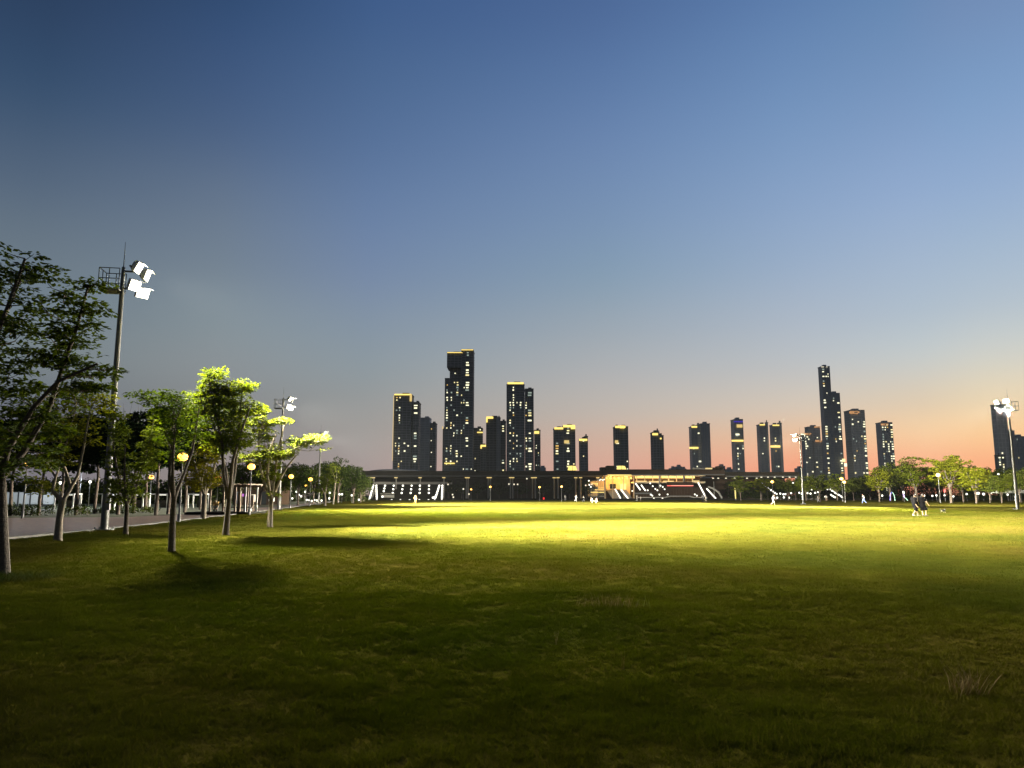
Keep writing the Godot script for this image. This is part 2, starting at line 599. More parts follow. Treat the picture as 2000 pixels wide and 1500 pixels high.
func towers() -> void:
	var none := [0.0, 1.0]
	tower("dark tower with gold lit roof edge, leftmost of the skyline", 900, [
		[767.5, 801, 771, 0, 24, M.facade, 1, [[0.14, 2.0, 0.42], [0.33, 1.8, 0.46], [0.5, 1.3, 0.13], [0.66, 2.2, 0.12], [0.86, 2.0, 0.06]], 1.6, none],
		[804, 819.5, 786, 4, 20, M.facade, 1, [[0.12, 1.3, 0.1], [0.45, 4.6, 0.5]], 0.0, none]],
		[[800.3, 804.5, 770, 784, M.gold_dim, "roof_light"], [767.2, 768.0, 772, 900, M.gold_dim, "edge_light"]])
	tower("pale grey blank slab tower right behind the leftmost gold-edged tower", 980, [
		[820, 838, 817, 0, 22, M.facade_pale, 1, [], 0.0, none],
		[838, 852.5, 827, 3, 18, M.facade, 1, [[0.3, 2.0, 0.34], [0.75, 1.5, 0.03]], 0.0, none]])
	tower("tallest tower left of centre with an overhanging upper block", 900, [
		[867.3, 899, 740, 0, 28, M.facade, 1, [[0.14, 2.2, 0.4], [0.40, 1.8, 0.42], [0.58, 1.5, 0.15], [0.78, 2.7, 0.3]], 0.0, none],
		[876, 899, 717, 6, 20, M.facade, 1, [[0.45, 1.6, 0.7]], 0.0, none, 740],
		[871, 900, 689, 0, 26, M.facade, 1, [[0.4, 1.4, 0.1]], 0.8, none, 718],
		[899, 925, 683.5, 1, 28, M.facade, 1, [[0.06, 1.6, 0.12], [0.25, 1.6, 0.10], [0.53, 4.6, 0.44], [0.9, 1.2, 0.02]], 0.8, none],
		[863.8, 867, 838, 4, 18, M.facade, 1, [], 0.0, none]],
		[[863.6, 865.4, 833, 838, M.gold_dim, "roof_light"], [868, 888, 904, 906, M.gold, "canopy_light"]])
	tower("short dark tower with one gold strip, tucked right of the tallest left tower", 960, [
		[925, 943, 837, 0, 20, M.facade, 1, [[0.2, 1.5, 0.06], [0.75, 1.6, 0.12]], 0.0, none]],
		[[932, 943, 843.5, 845.5, M.gold, "roof_light"]])
	tower("lowest gold-topped tower between the two tallest left towers", 930, [
		[938.5, 950, 871, 0, 18, M.facade, 1, [[0.5, 1.6, 0.05]], 2.2, none]],
		[[938.3, 941, 871, 876, M.gold, "roof_light"]])
	tower("grey striped tower with gold light on its left roof corner", 940, [
		[949.5, 976.5, 816, 0, 22, M.facade, 1, [], 2.6, [0.0, 0.5]],
		[970, 977, 817, -1, 10, M.facade_pale, 1, [], 0.0, none],
		[977, 988, 823, 3, 18, M.facade, 1, [[0.5, 2.6, 0.3]], 0.0, none]],
		[[949.3, 952.3, 816, 825, M.gold, "roof_light"]])
	tower("second tallest left tower under a thick bright gold roof band", 900, [
		[989.5, 1024.5, 752, 0, 26, M.facade, 1, [[0.2, 2.0, 0.42], [0.38, 1.9, 0.46], [0.58, 1.4, 0.12], [0.78, 2.2, 0.22]], 0.0, none],
		[1026, 1042.5, 760, 2, 22, M.facade, 1, [[0.12, 2.0, 0.2], [0.55, 4.8, 0.5]], 0.0, none],
		[991, 1023, 748.5, 2, 20, M.facade, 0, [], 2.4, none]])
	tower("slim tower with small gold cap right of the thick-banded tower", 940, [
		[1043.5, 1055.5, 841, 0, 18, M.facade, 1, [[0.3, 1.2, 0.2], [0.7, 1.2, 0.2]], 0.0, none]],
		[[1043.5, 1053, 842, 847, M.gold, "roof_light"]])
	tower("twin-block tower with two gold roof bands, left of centre gap", 900, [
		[1081, 1100.5, 837, 0, 24, M.facade, 1, [[0.3, 4.0, 0.42], [0.75, 1.5, 0.15]], 2.4, none],
		[1100.5, 1124, 832.5, 1, 24, M.facade, 1, [[0.2, 1.8, 0.05], [0.4, 4.0, 0.4], [0.85, 2.0, 0.2]], 2.8, none]],
		[[1102, 1111.5, 860, 866, M.gold_dim, "window"], [1115, 1123.5, 831, 838, M.gold, "roof_light"]])
	tower("narrow tower with gold cap and one column of windows, beside the twin-block", 900, [
		[1131, 1148, 858, 0, 20, M.facade, 1, [[0.45, 1.8, 0.4]], 0.0, none],
		[1143, 1149, 853, 1, 18, M.facade, 0, [], 0.0, none]],
		[[1131, 1147, 857, 861, M.gold, "roof_light"]])
	tower("lone tower with rounded gold roof light above the small lit dome", 900, [
		[1198.5, 1211.5, 834, 0, 22, M.facade, 1, [[0.5, 3.8, 0.25]], 2.6, none],
		[1211.5, 1228, 834, 1, 22, M.facade, 1, [[0.4, 1.6, 0.06], [0.82, 1.6, 0.25]], 2.0, [0.0, 0.7]]],
		[[1201, 1207.5, 860, 866, M.gold_dim, "window"], [1211, 1220, 831, 836.5, M.gold, "roof_light"]])
	tower("unlit pair of slim slabs with gold lamps near the roof, centre right", 900, [
		[1271.5, 1289, 845, 0, 22, M.facade, 1, [], 0.0, none],
		[1284, 1289, 842, 2, 12, M.facade, 0, [], 0.0, none],
		[1289, 1298, 851, 3, 20, M.facade, 1, [[0.2, 1.6, 0.05]], 0.0, none]],
		[[1274, 1285, 846, 850, M.gold, "roof_light"], [1289, 1292, 855, 858, M.gold, "roof_light"]])
	tower("broad tower with gold strip at half height on its left block", 900, [
		[1347.5, 1363.5, 834, 0, 24, M.facade_blue, 1, [[0.35, 1.5, 0.08], [0.8, 1.5, 0.08]], 2.0, none],
		[1363.5, 1371.5, 831, 2, 24, M.facade_pale, 1, [[0.5, 4.0, 0.05]], 0.0, none],
		[1371.5, 1389, 828.5, 0, 24, M.facade_blue, 0, [[0.4, 2.2, 0.03]], 0.0, none]],
		[[1346.5, 1364, 873, 876.5, M.gold, "facade_light"]])
	tower("tower with violet lit top and a gold strip at half height", 900, [
		[1430, 1454, 820, 0, 24, M.facade_blue, 1, [[0.25, 1.8, 0.35], [0.5, 1.8, 0.12], [0.9, 1.6, 0.12]], 0.0, none]],
		[[1433, 1451, 822.5, 824.5, M.violet, "roof_light"], [1429, 1452, 859, 862.5, M.gold, "facade_light"], [1439, 1450, 829, 835, M.gold_dim, "window"], [1437, 1444, 847, 850, M.window_white, "window"]])
	tower("plain dark tower, left of the near-identical pair right of centre", 900, [
		[1480.5, 1500, 830, 0, 24, M.facade_blue, 1, [[0.3, 1.6, 0.05], [0.6, 1.6, 0.04]], 1.4, [0.0, 0.75]],
		[1500, 1504.5, 826, 2, 24, M.facade_pale, 0, [], 0.0, none]])
	tower("dark tower with gold strip, right of the near-identical pair right of centre", 900, [
		[1506, 1525, 831, 0, 24, M.facade_blue, 1, [[0.35, 1.8, 0.22], [0.6, 1.8, 0.16]], 1.4, none],
		[1525, 1531.5, 827, 2, 24, M.facade_pale, 0, [], 0.0, none]],
		[[1505, 1524, 870, 874, M.gold, "facade_light"]])
	tower("stepped wide office-like tower left of the tallest right tower", 1000, [
		[1567, 1590, 847, 0, 26, M.facade_pale, 1, [[0.08, 2.0, 0.4], [0.3, 1.8, 0.13], [0.5, 1.8, 0.13], [0.75, 2.0, 0.16]], 0.0, none],
		[1589, 1612, 833, 12, 24, M.facade_pale, 1, [[0.2, 2.0, 0.15], [0.5, 2.0, 0.15], [0.75, 2.0, 0.15]], 0.0, none],
		[1590, 1608, 862, 0, 11, M.facade_pale, 1, [[0.3, 2.0, 0.2], [0.7, 2.0, 0.2]], 0.0, none]],
		[[1564, 1573, 847, 849.5, M.window_white, "roof_light"]])
	crown_sign(get_node("apartment_tower_016"), 1577.5, 847.5, 1000, 9.0)
	crown_sign(get_node("apartment_tower_016"), 1597, 834, 1000, 8.0)
	crown_sign(get_node("apartment_tower_016"), 1600, 861, 1000, 9.0)
	tower("tallest slender tower on the right with windows up its left edge", 950, [
		[1608, 1631, 716.5, 0, 26, M.facade_blue, 1, [[0.15, 3.2, 0.5], [0.5, 2.0, 0.14], [0.75, 1.6, 0.06]], 0.0, none],
		[1631, 1650.5, 768, 4, 26, M.facade_blue, 1, [[0.35, 1.8, 0.12], [0.8, 3.4, 0.42]], 0.0, none]],
		[[1604, 1609, 716, 717.2, M.dim_spot, "roof_light"], [1614, 1616, 716, 717.2, M.dim_spot, "roof_light"], [1645, 1651, 896, 902, M.window_warm, "window"], [1649, 1654, 905, 911, M.window_white, "window"]])
	tower("wide gridded tower with orange roof sign beside the tallest right tower", 950, [
		[1654, 1694.5, 802, 0, 30, M.facade_pale, 1, [[0.1, 2.2, 0.25], [0.3, 1.8, 0.12], [0.5, 1.8, 0.12], [0.7, 1.8, 0.12], [0.92, 3.2, 0.5]], 0.0, none]])
	crown_sign(get_node("apartment_tower_018"), 1669, 805.5, 950, 12.0)
	tower("separate gridded tower with orange roof sign, right of the tall group", 960, [
		[1715, 1747.5, 826, 0, 28, M.facade_blue, 1, [[0.12, 2.0, 0.5], [0.35, 1.8, 0.3], [0.55, 1.8, 0.36], [0.75, 1.8, 0.2], [0.92, 3.0, 0.45]], 0.0, none]])
	crown_sign(get_node("apartment_tower_019"), 1728, 829, 960, 9.0)
	tower("sloping glass tower with few lit windows at the right edge", 1000, [
		[1944, 1974, 791, 0, 30, M.facade_pale, 2, [[0.25, 2.0, 0.04]], 0.0, none],
		[1974, 1986, 842, 0, 28, M.facade_blue, 2, [], 0.0, none],
		[1986, 2010, 853, 3, 28, M.facade_blue, 2, [[0.3, 2.0, 0.12]], 0.0, none],
		[1946, 1962, 890, -2, 10, M.facade, 1, [[0.3, 2.6, 0.6], [0.7, 2.6, 0.5]], 0.0, none]])
	# low far blocks between the towers
	for b in [[1050, 1066, 913, "low grey far block beside the slim gold-capped tower"], [1310, 1319, 914, "left of three tiny far blocks left of the broad gold-strip tower"], [1319.5, 1332, 911, "middle of three tiny far blocks, with a stepped roof"], [1332, 1340, 915, "right of three tiny far blocks left of the broad gold-strip tower"], [1403, 1416, 910, "small blue-grey far block left of the violet-topped tower"], [1418, 1431, 916, "low wedge-shaped far block touching the violet-topped tower"], [1559, 1567, 914, "sliver of a far block left of the stepped wide tower"]]:
		var p := at((b[0] + b[1]) * 0.5, 900, 1300)
		var t := thing("far_building", b[3], "building", Vector3(p.x, 0, -1300), 0, "low far blocks on the skyline")
		var w: float = (b[1] - b[0]) * 1300.0 / FOCAL
		var h: float = at(1000, b[2], 1300).y
		var s := mb()
		box(s, Vector3(0, h * 0.5, -10), Vector3(w, h, 20))
		build("wall", s, M.facade_blue, t)
		s = mb()
		box(s, Vector3(w * 0.15, h + 1.6, -10), Vector3(w * 0.45, 3.2, 10))
		build("roof", s, M.facade_blue, t)

# ------------------------------------------------------------------ long elevated building, stairs and the lit hall
func deck() -> void:
	var z := 285.0
	var k := z / FOCAL
	var t := thing("elevated_walkway", "long dark brown elevated walkway on pale columns across the lawn's far end", "building", Vector3(0, 0, -z))
	var spans := [[706, 1182, 921, 932.5, "fascia", M.fascia_dark], [1182, 1416, 918, 929.5, "fascia", M.fascia], [1416, 1562, 923, 933, "fascia", M.fascia_dark]]
	for s in spans:
		var a := at(s[0], s[2], z)
		var b := at(s[1], s[3], z)
		var st := mb()
		box(st, Vector3((a.x + b.x) * 0.5, (a.y + b.y) * 0.5, -9.0), Vector3(b.x - a.x, a.y - b.y, 18.0))
		build(s[4], st, s[5], t)
		st = mb()
		box(st, Vector3((a.x + b.x) * 0.5, a.y + 0.12, -9.0), Vector3(b.x - a.x + 0.5, 0.24, 18.5))
		build("roof_edge", st, M.fascia_dark, t)
		st = mb()
		box(st, Vector3((a.x + b.x) * 0.5, b.y + 0.5, 0.15), Vector3(b.x - a.x - 0.4, 0.3, 0.3))
		build("gutter", st, M.dark_steel, t)
	# roof pieces above
	var low := mb()
	lathe(low, [Vector2(10.5, 0), Vector2(10.2, 0.7), Vector2(7.0, 1.1), Vector2(0, 1.3)], 28, Vector3(at(766, 920, z).x, at(766, 921.5, z).y, -11))
	build("low_round_roof", low, M.concrete, t)
	for q in [[1174, 1186, 914, 918], [1186, 1200, 911, 918], [1385, 1413, 914.5, 918], [1405, 1411, 911.8, 918]]:
		var a := at(q[0], q[2], z + 6)
		var b := at(q[1], q[3], z + 6)
		var st := mb()
		box(st, Vector3((a.x + b.x) * 0.5, (a.y + b.y) * 0.5, -9.0), Vector3(b.x - a.x, a.y - b.y + 0.6, 6.0))
		build("roof_box", st, M.fascia, t)
	for q in [[1354, 1378], [1380, 1393]]:
		var a := at(q[0], 918, z)
		var st := mb()
		box(st, Vector3((a.x + at(q[1], 918, z).x) * 0.5, a.y + 0.6, -1.5), Vector3((q[1] - q[0]) * k, 0.5, 0.6))
		build("roof_light", st, M.gold_dim if q[0] == 1380 else M.concrete, t)
	# the wall behind the columns
	var cells := [[706, 1000, M.wall_dark], [1000, 1046, M.wall_brown], [1046, 1150, M.wall_dark], [1150, 1562, M.wall_brown]]
	for s in cells:
		var a := at(s[0], 931, z)
		var b := at(s[1], 931, z)
		var st := mb()
		box(st, Vector3((a.x + b.x) * 0.5, 4.1, -16.0), Vector3(b.x - a.x - 0.02, 8.2, 0.6))
		build("back_wall", st, s[2], t)
	# columns, each with an uplight and a capital lamp
	var colm := mb()
	tube(colm, [Vector3.ZERO, Vector3(0, 8.0, 0)], [0.27, 0.25], 12)
	var cmesh := done(colm)
	var lamp := mb()
	box(lamp, Vector3.ZERO, Vector3(1.1, 0.35, 0.7))
	var lmesh := done(lamp)
	for px in [722, 728.5, 772.6, 820, 867, 911, 914, 953.5, 957.5, 997, 1001.5, 1040, 1045.5, 1082.5, 1089.7, 1124.8, 1133.8, 1168]:
		var c := part("column", cmesh, M.concrete, t, Vector3(at(px, 970, z - 2).x, 0, 2.6 if int(px) % 2 else 1.4))
		part("column_lamp", lmesh, M.gold_dim, c, Vector3(0, 7.9, 0.75))
	for px in [1392, 1402, 1417, 1434, 1458, 1477, 1486, 1499, 1512, 1528, 1541, 1553]:
		var st := mb()
		lathe(st, [Vector2(0, -0.2), Vector2(0.35, -0.18), Vector2(0.3, 0.15), Vector2(0, 0.16)], 8)
		var y: float = 934.0 - (2.0 if px > 1480 else 0.0)
		build("soffit_light", st, M.dim_spot, t, at(px, y, z) - t.position + Vector3(0, 0, 0.6))
	var st2 := mb()
	for q in [[866, 871], [872.5, 879], [880.5, 886], [888, 893]]:
		box(st2, at((q[0] + q[1]) * 0.5, 955.5, z + 14) - t.position + Vector3(0, 0, -0.6), Vector3((q[1] - q[0]) * k, 1.2, 0.2))
	build("lit_window_row", st2, M.gold_dim, t)
	# dwarf wall that closes the lawn
	var dw := thing("low_wall", "low dark planter wall along the far edge of the lawn", "wall", Vector3(0, 0, -270))
	for s in [[640, 1152], [1152, 1420], [1420, 2100]]:
		var a := at(s[0], 978, 270)
		var b := at(s[1], 978, 270)
		var st := mb()
		box(st, Vector3((a.x + b.x) * 0.5, 0.15, 0), Vector3(b.x - a.x - 0.01, 0.6, 0.5))
		build("wall_section", st, M.wall_dark, dw)
	# grand stair on the left
	var g := thing("grand_stair", "wide outdoor stair edged with rows of white lights, left under the walkway", "stair", Vector3(0, 0, -276))
	var xa := at(726, 975, 276).x
	var xb := at(862, 975, 276).x
	var steps := mb()
	for i in 24:
		box(steps, Vector3((xa + xb) * 0.5, 0.11 + i * 0.22, -0.45 - i * 0.45), Vector3(xb - xa - 0.3, 0.22, 0.9))
	build("steps", steps, M.wall_dark, g).set_meta("kind", "stuff")
	for x in [xa, xb]:
		var s := mb()
		for i in 12:
			box(s, Vector3(x, 0.4 + i * 0.44, -0.45 - i * 0.9), Vector3(0.4, 1.2, 0.92))
		build("cheek_wall", s, M.concrete, g)
	var band := mb()
	box(band, Vector3((xa + xb) * 0.5 + 1, 6.0, -10.0), Vector3(xb - xa + 4, 0.9, 0.6))
	build("landing_parapet", band, M.concrete, g)
	var bench := mb()
	box(bench, at(757, 969, 272) - g.position, Vector3(4.6, 1.0, 0.8))
	box(bench, at(757, 964, 272) - g.position, Vector3(5.0, 0.2, 1.0))
	build("landing_box", bench, M.concrete, g)
	# white lights down the stair: rows of balustrade lamps
	var tops := [729, 735, 752, 769, 787, 804, 820, 838, 858, 864]
	var feet := [721, 736, 747, 765, 782, 800, 819, 837, 849, 863]
	var lm := ball_mesh(0.35, 8)
	for c in tops.size():
		var dense: bool = c in [0, 1, 8, 9]
		var n := 9 if dense else 5
		for i in n:
			if not dense and i == 3: continue
			var f: float = i / float(n - 1)
			var p: Vector3 = at(lerpf(tops[c], feet[c], f), lerpf(948.5, 977.0 if c != 2 else 970.0, f), lerpf(281, 269.5, f))
			stair_light(lm, p, "white light on the wide stair at left, %s row" % ["leftmost", "second", "third", "fourth", "fifth", "sixth", "seventh", "eighth", "ninth", "rightmost"][c], ", %s from top" % ORDINAL[i])
	for p in [[845.5, 972], [849, 971], [847, 974.5], [851, 969]]:
		stair_light(lm, at(p[0], p[1], 271), "white light at the foot of the left stair's right side", ", at height %s" % {845.5: "second lowest", 849.0: "second highest", 847.0: "lowest", 851.0: "highest"}[float(p[0])])
	hall()

const ORDINAL := ["first", "second", "third", "fourth", "fifth", "sixth", "seventh", "eighth", "ninth", "tenth", "eleventh", "twelfth", "thirteenth", "fourteenth", "fifteenth", "sixteenth", "seventeenth", "eighteenth", "nineteenth", "twentieth"]

func stair_light(m: Mesh, p: Vector3, label: String, order := "") -> void:
	var o := part(numbered("stair_light"), m, M.white_spot, self, p)
	tag(o, label + order, "light", label)

func hall() -> void:
	var z := 280.0
	var k := z / FOCAL
	var t := thing("lit_hall", "gold lit open hall and balcony with a glass box on its left end", "building", Vector3(0, 0, -z))
	var y := func(py: float) -> float: return at(1000, py, z).y
	var x := func(px: float) -> float: return at(px, 950, z).x
	# glass box, cantilevered on thin legs
	var x0: float = x.call(1152)
	var x1: float = x.call(1181)
	var s := mb()
	box(s, Vector3((x0 + x1) * 0.5, y.call(969.5), -4), Vector3(x1 - x0, 0.35, 9))
	build("floor_slab", s, M.concrete, t)
	s = mb()
	var top_l: float = y.call(940)
	var top_r: float = y.call(934)
	tube(s, [Vector3(x0, top_l, 0.5), Vector3(x1, top_r, 0.5)], [0.14, 0.14], 4)
	tube(s, [Vector3(x0, top_l, 0.5), Vector3(x0, y.call(970), 0.5)], [0.12, 0.12], 4)
	tube(s, [Vector3(x1, top_r, 0.5), Vector3(x1, y.call(970), 0.5)], [0.2, 0.2], 4)
	tube(s, [Vector3(x.call(1168), y.call(937), 0.5), Vector3(x.call(1168), y.call(970), 0.5)], [0.1, 0.1], 4)
	build("frame", s, M.steel, t)
	for q in [[1152.5, 1167.5], [1168.5, 1180.5]]:
		s = mb()
		var a: float = x.call(q[0])
		var b: float = x.call(q[1])
		quad(s, Vector3(a, y.call(969), 0.48), Vector3(b, y.call(969), 0.48), Vector3(b, lerpf(top_l, top_r, (q[1] - 1152) / 29.0), 0.48), Vector3(a, lerpf(top_l, top_r, (q[0] - 1152) / 29.0), 0.48))
		build("glass_pane", s, M.glass, t)
	s = mb()
	box(s, Vector3((x0 + x1) * 0.5, y.call(955), -7.8), Vector3(x1 - x0, 6.0, 0.3))
	build("back_wall", s, M.wall_cream, t)
	for q in [[1156, 1167, 944.5, 0.2], [1154, 1180, 961.5, 0.35], [1162, 1180, 956.5, 0.25], [1170, 1180, 953, 0.2]]:
		s = mb()
		box(s, Vector3((x.call(q[0]) + x.call(q[1])) * 0.5, y.call(q[2]), -0.6), Vector3((q[1] - q[0]) * k, q[3], 0.3))
		build("light_strip", s, M.gold, t)
	for px in [1159, 1168.5]:
		s = mb()
		tube(s, [Vector3(x.call(px), 0, -1), Vector3(x.call(px), y.call(970), -1)], [0.22, 0.22], 8)
		build("leg", s, M.concrete, t)
	# golden hall
	var h0: float = x.call(1181)
	var h1: float = x.call(1238)
	s = mb()
	box(s, Vector3((h0 + h1) * 0.5, y.call(949), -9.0), Vector3(h1 - h0, 8.0, 0.4))
	build("back_wall", s, M.wall_cream, t)
	s = mb()
	box(s, Vector3((h0 + h1) * 0.5, y.call(929), -4.0), Vector3(h1 - h0, 0.3, 10))
	build("ceiling", s, M.wall_cream, t)
	for i in 11:
		s = mb()
		box(s, Vector3(lerpf(h0 + 1.0, h1 - 1.0, (i + 0.5) / 11.0), y.call(928), 1.15), Vector3((h1 - h0 - 2.0) / 11.0 - 0.01, 0.3, 0.25))
		build("eave_light", s, M.gold, t)
	for q in [[1197, 1209, 944.5, 954, M.pane], [1218, 1229.5, 944.5, 956, M.gold]]:
		s = mb()
		box(s, Vector3((x.call(q[0]) + x.call(q[1])) * 0.5, (y.call(q[2]) + y.call(q[3])) * 0.5, -8.6), Vector3((q[1] - q[0]) * k, (q[3] - q[2]) * k, 0.2))
		build("window", s, q[4], t)
	for q in [[1181, 0.28], [1196, 0.12], [1217, 0.12], [1237, 0.2]]:
		s = mb()
		tube(s, [Vector3(x.call(q[0]), 0, 1.0), Vector3(x.call(q[0]), y.call(930), 1.0)], [q[1], q[1]], 8)
		build("column", s, M.wall_cream, t)
	var bulb := mb()
	lathe(bulb, [Vector2(0, -0.5), Vector2(0.42, -0.42), Vector2(0.28, 0.3), Vector2(0, 0.32)], 8)
	var bm := done(bulb)
	for i in 7:
		part("ceiling_light", bm, M.gold, t, Vector3(lerpf(h0 + 0.8, h1 - 0.8, i / 6.0), y.call(933), -1.0))
	# lower wall and stair block under the hall
	s = mb()
	box(s, Vector3((x.call(1172) + x.call(1200)) * 0.5, 1.6, -5.0), Vector3((1200 - 1172) * k, 3.2, 3))
	build("base_wall", s, M.wall_brown, t)
	s = mb()
	for i in 14:
		box(s, Vector3(x.call(1206) - i * 0.14 + 0.6, 0.13 + i * 0.26, -0.3 - i * 0.3), Vector3(4.6, 0.26, 0.6))
		box(s, Vector3(x.call(1222) - i * 0.14 + 0.6, 0.13 + i * 0.26, -0.3 - i * 0.3), Vector3(4.0, 0.26, 0.6))
	build("steps", s, M.concrete, t).set_meta("kind", "stuff")
	# balcony with its row of ceiling lamps
	var b0: float = x.call(1239)
	var b1: float = x.call(1378)
	s = mb()
	box(s, Vector3((b0 + b1) * 0.5, y.call(942), -4.0), Vector3(b1 - b0, 0.55, 8))
	build("balcony_floor", s, M.wall_cream, t)
	s = mb()
	box(s, Vector3((b0 + b1) * 0.5, y.call(929), -4.0), Vector3(b1 - b0, 0.3, 9))
	build("ceiling", s, M.wall_cream, t)
	s = mb()
	box(s, Vector3((b0 + b1) * 0.5, y.call(935), -7.7), Vector3(b1 - b0, 2.6, 0.3))
	build("back_wall", s, M.wall_brown, t)
	for i in 30:
		part("ceiling_light", bm, M.gold, t, Vector3(lerpf(b0 + 0.8, b1 - 4.0, i / 29.0), y.call(931.5), -0.6))
	for i in 8:
		s = mb()
		var cx: float = lerpf(b0 + 1.0, b1 - 4.5, i / 7.0)
		tube(s, [Vector3(cx, y.call(942), -0.4), Vector3(cx, y.call(929), -0.4)], [0.2, 0.2], 8)
		build("column", s, M.wall_cream, t)
	for q in [[1242, 1263, 940], [1268, 1290, 940.5], [1296, 1316, 940], [1352, 1366, 939.5]]:
		s = mb()
		box(s, Vector3((x.call(q[0]) + x.call(q[1])) * 0.5, y.call(q[2]), 0.12), Vector3((q[1] - q[0]) * k, 0.34, 0.2))
		build("counter_light", s, M.gold_dim, t)
	for q in [1287, 1334.5]:
		s = mb()
		tube(s, [Vector3(x.call(q), y.call(953) if q == 1287 else y.call(944), 1.2), Vector3(x.call(q), y.call(929), 1.2)], [0.28, 0.28], 8)
		build("column", s, M.concrete, t)
	# red lit box under the balcony
	s = mb()
	box(s, Vector3((x.call(1301) + x.call(1351)) * 0.5, y.call(945), 1.5), Vector3(50 * k, 1.3, 0.2))
	build("sign_board", s, M.wall_brown, t)
	for i in 3:
		s = mb()
		box(s, Vector3(x.call(1301) + (i + 0.5) * 50 * k / 3.0, y.call(948.8), 1.7), Vector3(50 * k / 3.0 - 0.01, 0.3, 0.3))
		build("led_strip", s, M.red, t)
		s = mb()
		box(s, Vector3(x.call(1309) + (i + 0.5) * 43 * k / 3.0, y.call(948.3), 1.9), Vector3(43 * k / 3.0 - 0.01, 0.16, 0.2))
		build("led_strip", s, M.red_white, t)
	s = mb()
	box(s, Vector3((x.call(1240) + x.call(1378)) * 0.5, 2.2, -4.0), Vector3(138 * k, 4.4, 6.0))
	build("base_wall", s, M.wall_brown, t)
	for i in 26:
		var rib := mb()
		box(rib, Vector3(lerpf(b0 + 0.5, b1 - 0.5, i / 25.0), 2.0, -0.9), Vector3(0.18, 3.6, 0.2))
		build("rib", rib, M.fascia, t)
	# pale bent ramp in front
	s = mb()
	var ramp := [[1240, 971.5], [1294, 971.5], [1304, 969], [1341, 969], [1349, 971.5], [1366, 971.5]]
	for i in ramp.size() - 1:
		var a := Vector3(x.call(ramp[i][0]), y.call(ramp[i][1]), 4.0)
		var b := Vector3(x.call(ramp[i + 1][0]), y.call(ramp[i + 1][1]), 4.0)
		var mid := (a + b) * 0.5
		box(s, mid, Vector3(a.distance_to(b) + 0.1, 0.3, 1.6), Basis(Vector3(0, 0, 1), atan2(b.y - a.y, b.x - a.x)))
	tube(s, [Vector3(x.call(1299), y.call(974.3), 4.6), Vector3(x.call(1345), y.call(974.3), 4.6)], [0.16, 0.16], 6)
	build("ramp", s, M.concrete, t)
	s = mb()
	box(s, Vector3((x.call(1240) + x.call(1366)) * 0.5, 0.35, 3.6), Vector3(126 * k, 0.7, 0.6))
	build("ramp_wall", s, M.wall_dark, t)
	s = mb()
	box(s, Vector3((x.call(1236) + x.call(1270)) * 0.5, y.call(963.5), 3.0), Vector3(34 * k, 0.5, 0.5))
	build("handrail_screen", s, M.steel, t)
	# gold lit vents on the roof
	for q in [[1108, 1127.5], [1203, 1224]]:
		var v := thing("roof_lantern", "gold lit tent-like roof lantern %s" % ("in front of the twin-block tower" if q[0] == 1108 else "in front of the lone gold-roofed tower"), "roof lantern", at((q[0] + q[1]) * 0.5, 918.5, z + 12))
		var w: float = (q[1] - q[0]) * k * 0.5
		s = mb()
		for sx in [-1.0, 1.0]:
			var p := [Vector3(sx * w, 0, 0.8), Vector3(sx * w * 0.06, 0, 0.8), Vector3(sx * w * 0.06, 1.75, -0.4), Vector3(sx * w * 0.72, 1.6, -0.4)]
			if sx < 0: quad(s, p[0], p[1], p[2], p[3])
			else: quad(s, p[1], p[0], p[3], p[2])
		box(s, Vector3(0, 0.8, -0.8), Vector3(w * 1.5, 1.6, 0.5))
		build("lit_cover", s, M.gold, v)
		s = mb()
		tube(s, [Vector3(0, 0, 0.85), Vector3(0, 2.5, -0.3)], [0.08, 0.05], 5)
		build("mast", s, M.steel, v)
	# lights inside
	for px in [1195, 1224]:
		omni(t, Vector3(x.call(px), y.call(933), -3.0), Color(1.0, 0.74, 0.34), 60.0, 0.4, 40)
	omni(t, Vector3(x.call(1167), y.call(945), -3.5), Color(1.0, 0.76, 0.40), 16.0, 0.4, 30)
	for px in [1256, 1284, 1312, 1340]:
		omni(t, Vector3(x.call(px), y.call(932.5), -2.2), Color(1.0, 0.76, 0.36), 48.0, 0.4, 30)
	# handrail lights on the right-hand stairs
	var lm := ball_mesh(0.27, 8)
	for r in [[1202, 956, 1213, 975, 8, "leftmost stair below the gold hall"], [1213.6, 957, 1227, 974, 8, "second stair below the gold hall"], [1242, 945, 1250, 956, 6, "steep stair at the balcony's left end"], [1253, 948, 1260, 957.5, 5, "short flight right of the balcony's left end"], [1364, 943.5, 1380, 974, 15, "long stair at the balcony's right end"], [1381, 955, 1397.5, 973, 9, "outer stair right of the balcony"]]:
		for i in r[4]:
			var f: float = i / float(r[4] - 1)
			stair_light(lm, at(lerpf(r[0], r[2], f), lerpf(r[1], r[3], f), 276.0), "white handrail light on the %s" % r[5], ", %s from top" % ORDINAL[i])
	var loose := 0
	for p in [[1150, 939], [1151, 947], [1154, 951], [1235, 959], [1265, 957.5], [1270, 944], [1271, 966], [1274, 968], [1275, 949.5], [1277, 973], [1280, 955], [1284, 957.5], [1288, 966], [1290, 948.5], [1294, 973], [1294.5, 951], [1298, 955.5], [1304, 965.5], [1357, 965.5], [1361, 968]]:
		stair_light(lm, at(p[0], p[1], 275.5), "scattered white step light round the gold hall", ", %s counted from the left" % ORDINAL[mini(loose, 19)])
		loose += 1
	# the spiral slide-like chute right of it
	var sl := thing("play_slide", "pale curved slide right of the balcony stairs", "slide", Vector3(x.call(1396), 0, -z + 3))
	s = mb()
